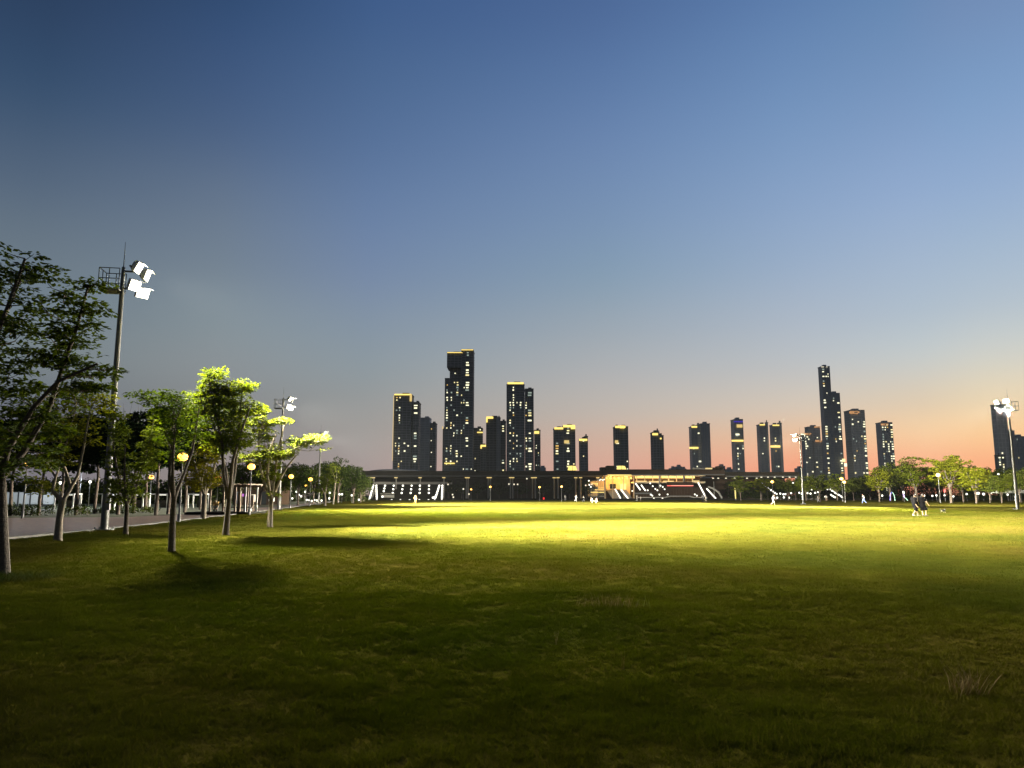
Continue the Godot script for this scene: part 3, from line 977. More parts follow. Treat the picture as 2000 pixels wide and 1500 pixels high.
	tube(s, [Vector3(-3.2, 4.6, 0), Vector3(-1.4, 3.9, 0.2), Vector3(0.4, 2.6, 0.5), Vector3(1.2, 1.0, 0.8), Vector3(1.3, 0.2, 1.0)], [0.32, 0.32, 0.34, 0.34, 0.3], 8)
	build("chute", s, M.concrete, sl)
	s = mb()
	tube(s, [Vector3(-1.0, 0, -0.3), Vector3(-1.0, 6.4, -0.3)], [0.16, 0.12], 6)
	build("post", s, M.concrete, sl)

func omni(parent: Node, p: Vector3, c: Color, e: float, size: float, reach: float) -> void:
	var l := OmniLight3D.new()
	l.name = "lamp_light"
	l.position = p
	l.light_color = c
	l.light_energy = e
	l.light_size = size
	l.omni_range = reach
	l.omni_attenuation = 2.0
	l.shadow_enabled = true
	parent.add_child(l, true)

# ------------------------------------------------------------------ floodlight masts
func mast(label: String, base: Vector3, h: float, yaw: float, aims: Array) -> void:
	var t := thing("floodlight_mast", label, "floodlight mast", base, yaw, "floodlight masts round the lawn")
	var s := mb()
	tube(s, [Vector3(0, 0, 0), Vector3(0, h * 0.5, 0), Vector3(0, h, 0)], [0.17, 0.135, 0.1], 12)
	build("pole", s, M.steel if base.x < 0.0 else M.post, t)
	s = mb()
	box(s, Vector3(0, 0.03, 0), Vector3(0.75, 0.06, 0.75))
	for q in [[-0.3, -0.3], [0.3, -0.3], [-0.3, 0.3], [0.3, 0.3]]:
		tube(s, [Vector3(q[0], 0.05, q[1]), Vector3(q[0], 0.16, q[1])], [0.03, 0.03], 6)
	build("base_plate", s, M.dark_steel, t)
	s = mb()
	box(s, Vector3(0.14, 1.2, 0), Vector3(0.08, 0.55, 0.2))
	build("access_door", s, M.dark_steel, t)
	s = mb()
	box(s, Vector3(-0.45, h - 0.05, 0), Vector3(0.9, 0.06, 1.0))
	build("platform", s, M.dark_steel, t)
	s = mb()
	for y in [0.45, 0.95]:
		for e in [[Vector3(0, y, 0.5), Vector3(-0.9, y, 0.5)], [Vector3(-0.9, y, 0.5), Vector3(-0.9, y, -0.5)], [Vector3(-0.9, y, -0.5), Vector3(0, y, -0.5)]]:
			tube(s, [e[0] + Vector3(0, h, 0), e[1] + Vector3(0, h, 0)], [0.022, 0.022], 5)
	for q in [[0, 0.5], [-0.45, 0.5], [-0.9, 0.5], [-0.9, 0], [-0.9, -0.5], [-0.45, -0.5], [0, -0.5]]:
		tube(s, [Vector3(q[0], h - 0.03, q[1]), Vector3(q[0], h + 0.95, q[1])], [0.022, 0.022], 5)
	build("railing", s, M.dark_steel, t)
	s = mb()
	tube(s, [Vector3(0, h, 0), Vector3(0, h + 1.15, 0)], [0.1, 0.08], 8)
	for y in [0.1, 0.95]:
		tube(s, [Vector3(0, h + y, 0), Vector3(0.62, h + y, 0)], [0.05, 0.05], 6)
		tube(s, [Vector3(0.6, h + y, -1.0), Vector3(0.6, h + y, 1.0)], [0.05, 0.05], 6)
	build("crossarm", s, M.dark_steel, t)
	s = mb()
	tube(s, [Vector3(0, h + 1.1, 0), Vector3(0, h + 2.4, 0)], [0.025, 0.008], 6)
	build("lightning_rod", s, M.dark_steel, t)
	var spots := [Vector3(0.82, h + 0.98, 0.68), Vector3(0.82, h + 0.98, -0.68), Vector3(0.72, h + 0.1, 0.68), Vector3(0.72, h + 0.1, -0.68)]
	for i in 4:
		var a: Array = aims[i]
		var local: Vector3 = t.transform.affine_inverse() * (a[0] as Vector3)
		var dir: Vector3 = (local - spots[i]).normalized()
		var b := Basis.looking_at(dir)
		s = mb()
		box(s, spots[i], Vector3(0.62, 0.52, 0.16), b)
		box(s, spots[i] - dir * 0.13, Vector3(0.44, 0.36, 0.10), b)
		box(s, spots[i] + b * Vector3(0, 0.27, -0.2), Vector3(0.62, 0.03, 0.2), b)
		tube(s, [spots[i] + b * Vector3(-0.33, 0, 0), spots[i] + b * Vector3(-0.33, -0.1, 0.22), Vector3(0.6, spots[i].y - 0.03, spots[i].z)], [0.03, 0.03, 0.03], 5)
		var f := build("floodlight", s, M.white, t)
		s = mb()
		box(s, spots[i] + dir * 0.088, Vector3(0.59, 0.49, 0.03), b)
		build("lens", s, M.floodlens, f)
		var l := SpotLight3D.new()
		l.name = "flood_light"
		l.position = spots[i] + dir * 0.2
		l.basis = b
		l.light_color = Color(1.0, 0.96, 0.86)
		l.light_energy = a[1]
		l.light_size = 0.5
		l.spot_angle = a[2]
		l.spot_angle_attenuation = 1.0
		l.spot_range = 400.0
		l.spot_attenuation = 2.0
		l.shadow_enabled = true
		t.add_child(l, true)
	var spill := SpotLight3D.new()
	spill.name = "flood_light"
	spill.position = Vector3(1.25, h + 0.5, 0)
	spill.basis = Basis.looking_at(Vector3(1.0, -0.12, 0))
	spill.light_color = Color(1.0, 0.96, 0.86)
	spill.light_energy = 2200.0
	spill.light_size = 0.5
	spill.spot_angle = 88.0
	spill.spot_angle_attenuation = 1.0
	spill.spot_range = 400.0
	spill.spot_attenuation = 2.0
	spill.shadow_enabled = true
	t.add_child(spill, true)

func masts() -> void:
	var b1 := on_ground(203, 1036)
	b1.y = 0.0
	mast("tall floodlight mast nearest the camera, left beside the path", b1, 11.3, deg_to_rad(10), [
		[Vector3(7, 0, -38), 34000.0, 32.0], [Vector3(20, 0, -44), 50000.0, 22.0], [Vector3(13, 0, -25), 17000.0, 22.0], [Vector3(4, 0, -22), 6600.0, 40.0]])
	var b2 := at(545, 980, 86)
	b2.y = 0.0
	mast("second floodlight mast rising behind the bright left tree", b2, 11.3, deg_to_rad(6), [
		[Vector3(-4, 0, -84), 45000.0, 30.0], [Vector3(14, 0, -104), 80000.0, 28.0], [Vector3(4, 0, -66), 60000.0, 28.0], [Vector3(-8, 0, -74), 30000.0, 44.0]])
	var b3 := at(622, 980, 133)
	b3.y = 0.0
	mast("small far floodlight mast just left of the centre skyline", b3, 11.3, 0.0, [
		[Vector3(-4, 0, -133), 45000.0, 34.0], [Vector3(8, 0, -155), 60000.0, 26.0], [Vector3(8, 0, -118), 60000.0, 30.0], [Vector3(-6, 0, -165), 50000.0, 24.0]])
	var b4 := at(1569, 980, 138)
	b4.y = 0.0
	mast("far floodlight mast in front of the stepped right-hand tower", b4, 11.3, deg_to_rad(178), [
		[Vector3(24, 0, -135), 12000.0, 34.0], [Vector3(16, 0, -160), 60000.0, 24.0], [Vector3(20, 0, -110), 48000.0, 30.0], [Vector3(26, 0, -165), 40000.0, 24.0]])
	var b5 := at(1987, 985, 88)
	b5.y = 0.0
	mast("floodlight mast at the right edge before the sloping glass tower", b5, 11.3, deg_to_rad(190), [
		[Vector3(30, 0, -84), 45000.0, 30.0], [Vector3(28, 0, -60), 20000.0, 26.0], [Vector3(30, 0, -112), 70000.0, 30.0], [Vector3(88, 2, -158), 90000.0, 22.0]])

func street_lamps() -> void:
	var proto := Node3D.new()
	proto.name = "street_lamp"
	var s := mb()
	tube(s, [Vector3(0, 0, 0), Vector3(0, 0.5, 0), Vector3(0, 0.52, 0), Vector3(0, 3.6, 0)], [0.09, 0.085, 0.06, 0.045], 10)
	build("post", s, M.post, proto)
	s = mb()
	lathe(s, [Vector2(0.045, 3.55), Vector2(0.12, 3.6), Vector2(0.12, 3.63), Vector2(0.0, 3.63)], 12)
	build("collar", s, M.post, proto)
	s = mb()
	lathe(s, [Vector2(0.0, 3.631), Vector2(0.12, 3.635), Vector2(0.26, 3.72), Vector2(0.30, 3.88), Vector2(0.22, 4.04), Vector2(0.0, 4.10)], 14)
	build("lamp_globe", s, M.warm, proto)
	s = mb()
	lathe(s, [Vector2(0.0, 4.095), Vector2(0.15, 4.095), Vector2(0.16, 4.12), Vector2(0.05, 4.18), Vector2(0.0, 4.19)], 14)
	build("lamp_cap", s, M.post, proto)
	omni(proto, Vector3(0, 3.8, 0), Color(1.0, 0.62, 0.22), 48.0, 0.18, 60)
	var list := [
		[47, 54.0, 0.79, "warm street lamp furthest left, beyond the path"], [293, 98.0, 1.0, "warm street lamp between the mast and the bare-trunked tree"],
		[352, 46.0, 1.0, "nearest warm street lamp, seen through the forked dark tree"], [488, 62.0, 1.0, "warm street lamp behind the pale pergola, left of the brightest tree"],
		[567, 95.0, 1.0, "warm street lamp right of the brightest left tree"], [605, 112.0, 1.0, "upper of two warm lamps by the orange-lit small tree"],
		[597, 150.0, 0.9, "lower of two warm lamps by the orange-lit small tree"], [920, 232.0, 0.85, "warm lamp before the walkway, first of four from the left"],
		[957.5, 215.0, 1.0, "warm lamp before the walkway, second of four from the left"], [1054, 222.0, 1.0, "warm lamp before the walkway, third of four from the left"],
		[1097, 214.0, 1.02, "warm lamp before the walkway, fourth of four from the left"], [1510, 178.0, 1.2, "warm lamp among the small trees right of the balcony"],
		[1646, 200.0, 1.5, "dim upper lamp of the pair before the tall right towers"], [1651, 170.0, 1.15, "bright lower lamp of the pair before the tall right towers"], [1836, 160.0, 1.48, "warm lamp in front of the bright yellow-green tree at right"]]
	var first := true
	for q in list:
		var p: Vector3 = at(q[0], 975, q[1])
		p.y = 0.0
		if first:
			add_child(proto)
			used["street_lamp"] = 0
			proto.position = p
			tag(proto, q[3], "street lamp", "warm street lamps round the park")
			first = false
		else:
			copy_of(proto, p, 0.0, q[2], q[3])

# ------------------------------------------------------------------ trees
# clumps: [centre, horizontal radius, vertical radius, leaves, colour]
func foliage(clumps: Array, leaf: float, r: RandomNumberGenerator, flat := 0.75, hang := 0.15) -> ArrayMesh:
	var v := PackedVector3Array()
	var n := PackedVector3Array()
	var c := PackedColorArray()
	var ix := PackedInt32Array()
	for q in clumps:
		var centre: Vector3 = q[0]
		var col: Color = q[4]
		var lean := Vector3(r.randf_range(-0.25, 0.25), 1.0, r.randf_range(-0.25, 0.25)).normalized()
		var u := lean.cross(Vector3(0.3, 0.1, 0.9)).normalized()
		var w := lean.cross(u)
		for k in int(q[3]):
			var a := r.randf() * TAU
			var d := sqrt(r.randf())
			var lift := r.randf_range(-1.0, 1.0)
			var p: Vector3 = centre + (u * cos(a) + w * sin(a)) * (d * q[1]) + lean * (lift * q[2] * (1.15 - d * 0.8)) - Vector3(0, d * d * q[1] * hang, 0)
			var out := (u * cos(a) + w * sin(a) + Vector3(r.randf_range(-0.8, 0.8), r.randf_range(-0.5, 0.3), r.randf_range(-0.8, 0.8))).normalized()
			var nn := (lean * flat + Vector3(r.randf_range(-1, 1), r.randf_range(-0.6, 1), r.randf_range(-1, 1)) * (1.0 - flat * 0.6)).normalized()
			var side := out.cross(nn).normalized()
			nn = side.cross(out).normalized()
			var l := leaf * r.randf_range(0.65, 1.2)
			var half := side * l * r.randf_range(0.26, 0.36)
			var i := v.size()
			v.append(p); v.append(p + out * l * 0.45 + half - nn * l * 0.06); v.append(p + out * l - nn * l * 0.1); v.append(p + out * l * 0.45 - half - nn * l * 0.06)
			var cc := col * r.randf_range(0.72, 1.3)
			cc.a = 1.0
			for z in 4:
				n.append(nn)
				c.append(cc)
			ix.append_array([i, i + 2, i + 1, i, i + 3, i + 2])
	var arr := []
	arr.resize(Mesh.ARRAY_MAX)
	arr[Mesh.ARRAY_VERTEX] = v
	arr[Mesh.ARRAY_NORMAL] = n
	arr[Mesh.ARRAY_COLOR] = c
	arr[Mesh.ARRAY_INDEX] = ix
	var m := ArrayMesh.new()
	m.add_surface_from_arrays(Mesh.PRIMITIVE_TRIANGLES, arr)
	return m

func twig(st: SurfaceTool, bones: Array, goal: Vector3, thick: float, r: RandomNumberGenerator) -> void:
	var best: Vector3 = bones[0]
	var least := 1e9
	for b in bones:
		var d: float = b.distance_to(goal) + (1.2 if b.y > goal.y - 0.05 else 0.0)
		if d < least:
			least = d
			best = b
	var m := best.lerp(goal, 0.55) + Vector3(r.randf_range(-0.08, 0.08), -0.08 * best.distance_to(goal), r.randf_range(-0.08, 0.08))
	tube(st, [best, m, goal], [thick, thick * 0.6, thick * 0.25], 4, false)
	bones.append(m)

# a tree traced from its own limbs; px measures are read at the tree's distance, dz metres towards the camera
func near_tree(label: String, foot: Array, trunk: Array, limbs: Array, crowns: Array, opt: Dictionary) -> void:
	var r := RandomNumberGenerator.new()
	r.seed = int(foot[0] * 13 + foot[1])
	var base := settled(on_ground(foot[0], foot[1]))
	var z := -base.z
	var t := thing("park_tree", label, "tree", base, 0.0, "young trees along the lawn's left edge")
	var spot := func(q: Array) -> Vector3: return at(q[0], q[1], z) - base + Vector3(0, 0, q[2])
	var st := mb()
	var bones := []
	var pts := [Vector3(0, -0.15, 0), Vector3(0, 0.12, 0)]
	var r0: float = opt.girth
	var rad := [r0 * 1.5, r0 * 1.12]
	for i in trunk.size():
		pts.append(spot.call(trunk[i]))
		rad.append(r0 * lerpf(1.0, 0.88, (i + 1.0) / trunk.size()))
	tube(st, pts, rad, 9)
	var fork: Vector3 = pts[-1]
	for l in limbs:
		var lp := [fork + Vector3(0, -0.05, 0)] if not l[0] is String else []
		var lr := [r0 * 0.72] if not l[0] is String else []
		var body: Array = l if not l[0] is String else l.slice(1)
		for i in body.size():
			lp.append(spot.call(body[i]))
			lr.append(lerpf(r0 * 0.6, r0 * 0.16, (i + 0.5) / body.size()) * (0.6 if l[0] is String else 1.0))
		tube(st, lp, lr, 6)
		for i in range(1, lp.size()):
			for f in [0.35, 0.7, 1.0]:
				bones.append(lp[i - 1].lerp(lp[i], f))
	var clumps := []
	var k := z / FOCAL
	for cr in crowns:
		var poly := PackedVector2Array()
		var lo := Vector2(1e9, 1e9)
		var hi := -lo
		for q in cr.p:
			var p := Vector2(q[0], q[1])
			poly.append(p)
			lo = lo.min(p)
			hi = hi.max(p)
		var made := 0
		var tries := 0
		while made < cr.n and tries < cr.n * 30:
			tries += 1
			var p := Vector2(r.randf_range(lo.x, hi.x), r.randf_range(lo.y, hi.y))
			if not Geometry2D.is_point_in_polygon(p, poly): continue
			made += 1
			var deep: float = cr.get("deep", minf(hi.x - lo.x, 160.0) * k * 0.45)
			var c: Vector3 = spot.call([p.x, p.y, r.randf_range(-1, 1) * deep])
			var col: Color = opt.leaf * r.randf_range(0.75, 1.25)
			clumps.append([c, opt.clump * r.randf_range(0.7, 1.3), opt.clump * opt.get("tall", 0.28) * r.randf_range(0.7, 1.3), opt.per * r.randf_range(0.7, 1.3), col])
	for i in clumps.size():
		if i % 2 == 0 or opt.get("open", false):
			twig(st, bones, clumps[i][0], r0 * 0.13, r)
	build("trunk", st, opt.bark, t)
	part("crown", foliage(clumps, opt.size, r, opt.get("flat", 0.75)), M.leaf, t).set_meta("kind", "stuff")

func near_trees() -> void:
	var g := Color(0.088, 0.110, 0.022)
	near_tree("large dark tree at the left picture edge, nearest the camera", [5, 1122], [[3, 1000, 0], [1, 930, 0]], [
		[[-10, 860, .3], [-5, 760, .4], [20, 640, .3], [50, 540, .1]], [[30, 880, -.3], [75, 790, -.4], [110, 720, -.2], [150, 640, 0], [172, 560, 0]],
		[[40, 880, .4], [95, 800, .5], [140, 752, .5], [215, 718, .5]], [[-50, 860, -.5], [-70, 740, -.7], [-60, 620, -.5]], [[15, 850, .9], [35, 740, 1.1], [75, 620, 1.0], [100, 530, .9]]], [
		{"p": [[-150, 560], [-60, 490], [10, 485], [60, 500], [112, 510], [140, 527], [120, 560], [135, 590], [115, 640], [120, 690], [105, 760], [110, 830], [100, 900], [60, 930], [-150, 930]], "n": 430, "deep": 1.3},
		{"p": [[160, 545], [185, 540], [206, 555], [190, 568], [165, 565]], "n": 5, "deep": .3}, {"p": [[120, 610], [160, 592], [210, 590], [208, 606], [160, 612]], "n": 9, "deep": .3},
		{"p": [[110, 632], [190, 628], [192, 640], [120, 650]], "n": 10, "deep": .4}, {"p": [[110, 650], [172, 652], [165, 664], [110, 672]], "n": 9, "deep": .4}, {"p": [[95, 695], [140, 690], [140, 705], [95, 715]], "n": 9, "deep": .4},
		{"p": [[130, 725], [170, 707], [232, 716], [228, 728], [160, 732]], "n": 13, "deep": .3}, {"p": [[120, 745], [180, 742], [208, 750], [180, 758], [120, 762]], "n": 12, "deep": .3}],
		{"girth": 0.115, "leaf": Color(0.058, 0.078, 0.030), "clump": 0.25, "per": 40, "size": 0.125, "bark": M.bark, "flat": 0.85, "tall": 0.24})
	near_tree("orange-lit forked trunk tree between the big dark tree and the mast", [113, 1056], [[116, 1015, 0], [122, 978, 0]], [
		[[106, 958, .1], [112, 932, .1], [95, 905, .1]], ["", [112, 934, .1], [118, 905, 0], [128, 850, -.2], [140, 795, -.3]], [[134, 955, -.1], [146, 928, -.2], [156, 880, -.2], [170, 800, -.2]], [[126, 950, -.4], [100, 900, -.7], [90, 830, -.8]]], [
		{"p": [[60, 800], [90, 770], [130, 748], [165, 752], [198, 768], [203, 785], [178, 796], [170, 830], [182, 852], [160, 868], [120, 862], [90, 880], [60, 860]], "n": 130}, {"p": [[100, 882], [133, 882], [130, 902], [105, 903]], "n": 12, "deep": .4}, {"p": [[55, 930], [80, 935], [104, 955], [98, 968], [65, 955]], "n": 14, "deep": .4},
		{"p": [[60, 885], [85, 890], [82, 912], [58, 905]], "n": 9, "deep": .4}],
		{"girth": 0.125, "leaf": Color(0.12, 0.125, 0.018), "clump": 0.30, "per": 44, "size": 0.13, "bark": M.pale_bark})
	near_tree("narrow V-shaped tree just right of the mast's foot", [245, 1044], [[247, 1015, 0], [248, 985, 0]], [
		[[233, 930, .1], [222, 880, 0], [221, 830, 0], [226, 798, 0]], [[270, 935, -.1], [284, 890, 0], [296, 845, 0], [300, 818, 0]], [[250, 930, .3], [252, 870, .3]]], [
		{"p": [[212, 800], [224, 793], [252, 800], [240, 812], [240, 850], [246, 900], [252, 955], [232, 985], [210, 960], [206, 900], [214, 850]], "n": 95, "deep": .45}, {"p": [[286, 822], [304, 815], [314, 850], [310, 875], [296, 900], [290, 940], [272, 968], [256, 985], [262, 930], [270, 890], [284, 860]], "n": 85, "deep": .45}],
		{"girth": 0.09, "leaf": g, "clump": 0.25, "per": 38, "size": 0.13, "bark": M.bark, "tall": 0.5, "flat": 0.55})
	near_tree("dark leaning forked tree nearest the lamp, with a flat-topped crown", [335, 1076], [[337, 1020, 0], [340, 970, 0]], [
		[[334, 930, .1], [336, 870, 0], [340, 800, 0]], [[356, 925, -.1], [370, 880, -.2], [378, 830, -.2], [384, 795, -.2]], [[343, 935, .2], [347, 890, .3], [352, 820, .3]], [[328, 930, -.2], [322, 870, -.3], [308, 800, -.3]]], [
		{"p": [[272, 768], [300, 763], [330, 762], [362, 772], [382, 790], [374, 812], [352, 812], [345, 828], [318, 815], [300, 800], [285, 795]], "n": 85, "deep": .6}, {"p": [[312, 815], [345, 812], [352, 850], [342, 875], [328, 862], [315, 845]], "n": 32, "deep": .5}, {"p": [[358, 820], [385, 815], [392, 850], [372, 868], [360, 850]], "n": 24, "deep": .5}, {"p": [[325, 880], [345, 878], [350, 898], [330, 900]], "n": 7, "deep": .3}],
		{"girth": 0.092, "leaf": Color(0.072, 0.105, 0.026), "clump": 0.27, "per": 28, "size": 0.105, "bark": M.bark, "tall": 0.3})
	near_tree("tallest green tree left of centre, its right side floodlit", [441, 1046], [[444, 1010, 0], [447, 975, 0]], [
		[[440, 930, .2], [440, 870, .3], [424, 800, .3], [414, 745, .3]], [[457, 930, 0], [462, 860, -.2], [466, 800, -.2], [470, 755, -.2]], [[436, 920, -.3], [415, 850, -.5], [396, 790, -.5]], [[462, 900, .4], [478, 850, .5], [496, 800, .5]]], [
		{"p": [[404, 738], [422, 719], [424, 728], [414, 745], [418, 770], [402, 775]], "n": 26, "deep": .4}, {"p": [[412, 758], [436, 750], [450, 762], [440, 785], [412, 785]], "n": 32, "deep": .5}, {"p": [[442, 752], [465, 741], [488, 748], [482, 762], [465, 775], [442, 770]], "n": 28, "deep": .5},
		{"p": [[372, 790], [385, 768], [430, 775], [470, 780], [505, 784], [508, 792], [490, 806], [476, 822], [470, 850], [440, 850], [405, 838], [378, 825]], "n": 150, "deep": .9}, {"p": [[400, 845], [450, 848], [480, 845], [495, 862], [470, 882], [430, 886], [405, 870]], "n": 60, "deep": .7}],
		{"girth": 0.12, "leaf": g, "clump": 0.34, "per": 54, "size": 0.13, "bark": M.bark})
	near_tree("brightest yellow-green floodlit tree with white limbs, by the lawn edge", [527, 1031], [[528, 1000, 0], [530, 975, 0]], [
		[[518, 942, .2], [509, 895, .3], [510, 850, .3], [520, 812, .2]], [[537, 925, 0], [544, 875, 0], [557, 824, 0]], [[545, 935, -.2], [558, 910, -.3], [576, 888, -.3]], ["", [543, 900, 0], [565, 884, .2], [598, 868, .3], [634, 862, .3]], [[524, 930, -.4], [498, 895, -.6], [468, 892, -.6]], [[528, 930, .5], [534, 880, .6], [546, 850, .6]]], [
		{"p": [[478, 824], [500, 816], [560, 816], [568, 822], [545, 838], [512, 852], [488, 842]], "n": 42, "deep": .7}, {"p": [[498, 800], [520, 797], [529, 802], [505, 812]], "n": 9, "deep": .3}, {"p": [[455, 896], [490, 884], [528, 880], [526, 900], [490, 908], [462, 904]], "n": 26, "deep": .6}, {"p": [[508, 868], [545, 870], [560, 850], [588, 848], [580, 872], [550, 898], [535, 925], [512, 908]], "n": 62, "deep": .8},
		{"p": [[583, 858], [606, 848], [632, 848], [642, 866], [632, 876], [608, 864], [588, 872]], "n": 24, "deep": .35}, {"p": [[505, 852], [530, 850], [520, 864], [506, 866]], "n": 9, "deep": .4}, {"p": [[500, 918], [525, 915], [548, 922], [535, 938], [512, 935]], "n": 12, "deep": .4}, {"p": [[526, 960], [546, 962], [540, 970]], "n": 3, "deep": .2}],
		{"girth": 0.125, "leaf": Color(0.096, 0.116, 0.018), "clump": 0.33, "per": 60, "size": 0.135, "bark": M.pale_bark, "open": true})
	near_tree("amber lamplit bushy tree behind the forked dark tree", [397, 1013], [[399, 985, 0], [400, 965, 0]], [
		[[390, 930, .3], [384, 900, .4]], [[402, 920, 0], [398, 880, 0]], [[412, 930, -.3], [418, 895, -.4]]], [
		{"p": [[362, 938], [368, 905], [382, 880], [395, 868], [418, 868], [426, 890], [420, 925], [418, 945], [405, 962], [380, 955]], "n": 120, "deep": 1.1}],
		{"girth": 0.17, "leaf": Color(0.125, 0.115, 0.012), "clump": 0.42, "per": 60, "size": 0.16, "bark": M.pale_bark})
	near_tree("small floodlit tree, left of the bright pair near the far lawn edge", [635, 988], [[635, 975, 0], [634.5, 966, 0]], [
		[[630, 955, .3], [622, 945, .3]], [[638, 950, 0], [640, 935, 0]]], [
		{"p": [[613, 958], [614, 948], [626, 938], [628, 930], [648, 926], [650, 938], [640, 948], [634, 960], [622, 962]], "n": 50, "deep": 1.2}],
		{"girth": 0.17, "leaf": Color(0.096, 0.116, 0.018), "clump": 0.55, "per": 40, "size": 0.28, "bark": M.pale_bark})
	near_tree("thin floodlit tree, right of the bright pair near the far lawn edge", [651, 985], [[653, 960, 0], [655, 945, 0]], [
		[[653, 930, .2], [650, 918, .2]], [[657, 930, -.2], [657, 915, -.2]]], [
		{"p": [[640, 925], [643, 910], [650, 906], [659, 910], [659, 925], [650, 930]], "n": 26, "deep": .9}, {"p": [[650, 935], [660, 930], [658, 942], [651, 942]], "n": 7, "deep": .5}],
		{"girth": 0.17, "leaf": Color(0.096, 0.116, 0.018), "clump": 0.55, "per": 40, "size": 0.28, "bark": M.pale_bark})

# ------------------------------------------------------------------ repeats further off
func spreading(sd: int, h: float, spread: float, leaf: float, col: Color, layered: bool, bark: Material) -> Node3D:
	var r := RandomNumberGenerator.new()
	r.seed = sd
	var t := Node3D.new()
	var st := mb()
	var fork := Vector3(r.randf_range(-0.1, 0.1), h * 0.27, r.randf_range(-0.1, 0.1))
	tube(st, [Vector3(0, -0.2, 0), Vector3(0, 0.2, 0), fork], [0.30, 0.2, 0.17], 8)
	var bones := [fork]
	var clumps := []
	var limbs := 6
	for i in limbs:
		var a := TAU * (i + r.randf_range(-0.3, 0.3)) / limbs
		var reach := spread * r.randf_range(0.6, 1.0)
		var top := h * r.randf_range(0.62, 0.97)
		var p1 := fork + Vector3(cos(a) * reach * 0.35, (top - fork.y) * 0.45, sin(a) * reach * 0.35)
		var p2 := fork + Vector3(cos(a) * reach * 0.8, (top - fork.y) * 0.92, sin(a) * reach * 0.8)
		tube(st, [fork, p1, p2], [0.12, 0.085, 0.03], 6, false)
		for f in [0.4, 0.8, 1.0]:
			bones.append(fork.lerp(p1, f))
			bones.append(p1.lerp(p2, f))
		for k in 9:
			var c := p1.lerp(p2, r.randf_range(0.1, 1.1)) + Vector3(r.randf_range(-1, 1) * spread * 0.3, r.randf_range(-0.10, 0.05) * h, r.randf_range(-1, 1) * spread * 0.3)
			clumps.append([c, spread * r.randf_range(0.16, 0.28), spread * (0.08 if layered else 0.14) * r.randf_range(0.8, 1.3), 90, col * r.randf_range(0.7, 1.3)])
	for k in 26:
		var ca := r.randf() * TAU
		var cy := r.randf_range(0.36, 0.98)
		var cr := spread * sqrt(r.randf()) * (1.0 - absf(cy - 0.62) * 1.5)
		var c := Vector3(cos(ca) * cr, h * cy, sin(ca) * cr)
		clumps.append([c, spread * 0.24, spread * (0.06 if layered else 0.16), 90, col * r.randf_range(0.7, 1.2)])
	for i in clumps.size():
		if i % 3 == 0: twig(st, bones, clumps[i][0], 0.03, r)
	build("trunk", st, bark, t)
	part("crown", foliage(clumps, leaf, r, 0.7 if layered else 0.4), M.leaf, t).set_meta("kind", "stuff")
	return t

func pine(sd: int, h: float) -> Node3D:
	var r := RandomNumberGenerator.new()
	r.seed = sd
	var t := Node3D.new()
	var st := mb()
	var pts := []
	var rad := []
	for i in 6:
		pts.append(Vector3(sin(i * 1.3 + sd) * 0.18 * i / 3.0, -0.2 + h * i / 5.3, cos(i * 1.7 + sd) * 0.15 * i / 3.0))
		rad.append(0.2 - 0.03 * i)
	tube(st, pts, rad, 7)
	var clumps := []
	for i in 26:
		var y := h * r.randf_range(0.48, 1.0)
		var a := r.randf() * TAU
		var reach := (1.0 - absf(y / h - 0.68) * 1.9) * h * 0.20 * r.randf_range(0.5, 1.1)
		var s := Vector3(0, y - 0.4, 0)
		var e := Vector3(cos(a) * reach, y + r.randf_range(-0.2, 0.3), sin(a) * reach)
		tube(st, [s, s.lerp(e, 0.5) + Vector3(0, -0.1, 0), e], [0.05, 0.035, 0.012], 4, false)
		for q in 3:
			clumps.append([s.lerp(e, r.randf_range(0.45, 1.1)) + Vector3(r.randf_range(-0.3, 0.3), 0.1, r.randf_range(-0.3, 0.3)), r.randf_range(0.5, 0.9), 0.28, 90, Color(0.016, 0.026, 0.011) * r.randf_range(0.7, 1.3)])
	for i in 3:   # bare dead leaders standing above the crown
		var x := r.randf_range(-0.7, 0.7)
		tube(st, [Vector3(x * 0.3, h * 0.85, 0), Vector3(x * 0.7, h * 1.02, r.randf_range(-0.3, 0.3)), Vector3(x, h * r.randf_range(1.1, 1.2), r.randf_range(-0.4, 0.4))], [0.03, 0.02, 0.006], 4, false)
	build("trunk", st, M.pine_bark, t)
	part("crown", foliage(clumps, 0.36, r, 0.3), M.pine, t).set_meta("kind", "stuff")
	return t

func plant(protos: Array, called: String, list: Array, category: String, group: String) -> void:
	# list: [px, py of the foot or distance, px height, which, label]
	var placed := {}
	for q in list:
		var base: Vector3 = on_ground(q[0], q[1]) if q[1] > 966.9 else at(q[0], 980, q[1])
		var z := -base.z
		base.y = 0.0
		var high: float = at(q[0], q[2], z).y
		var src: Array = protos[q[3]]
		var size: float = high / src[1]
		if not placed.has(q[3]):
			placed[q[3]] = true
			var o: Node3D = src[0]
			o.name = numbered(called)
			add_child(o)
			o.position = base
			o.rotation.y = rng.randf() * TAU
			o.scale = Vector3.ONE * size
			tag(o, q[4], category, group)
		else:
			var c := copy_of(src[0], base, rng.randf() * TAU, size, q[4], group)
			c.set_meta("category", category)

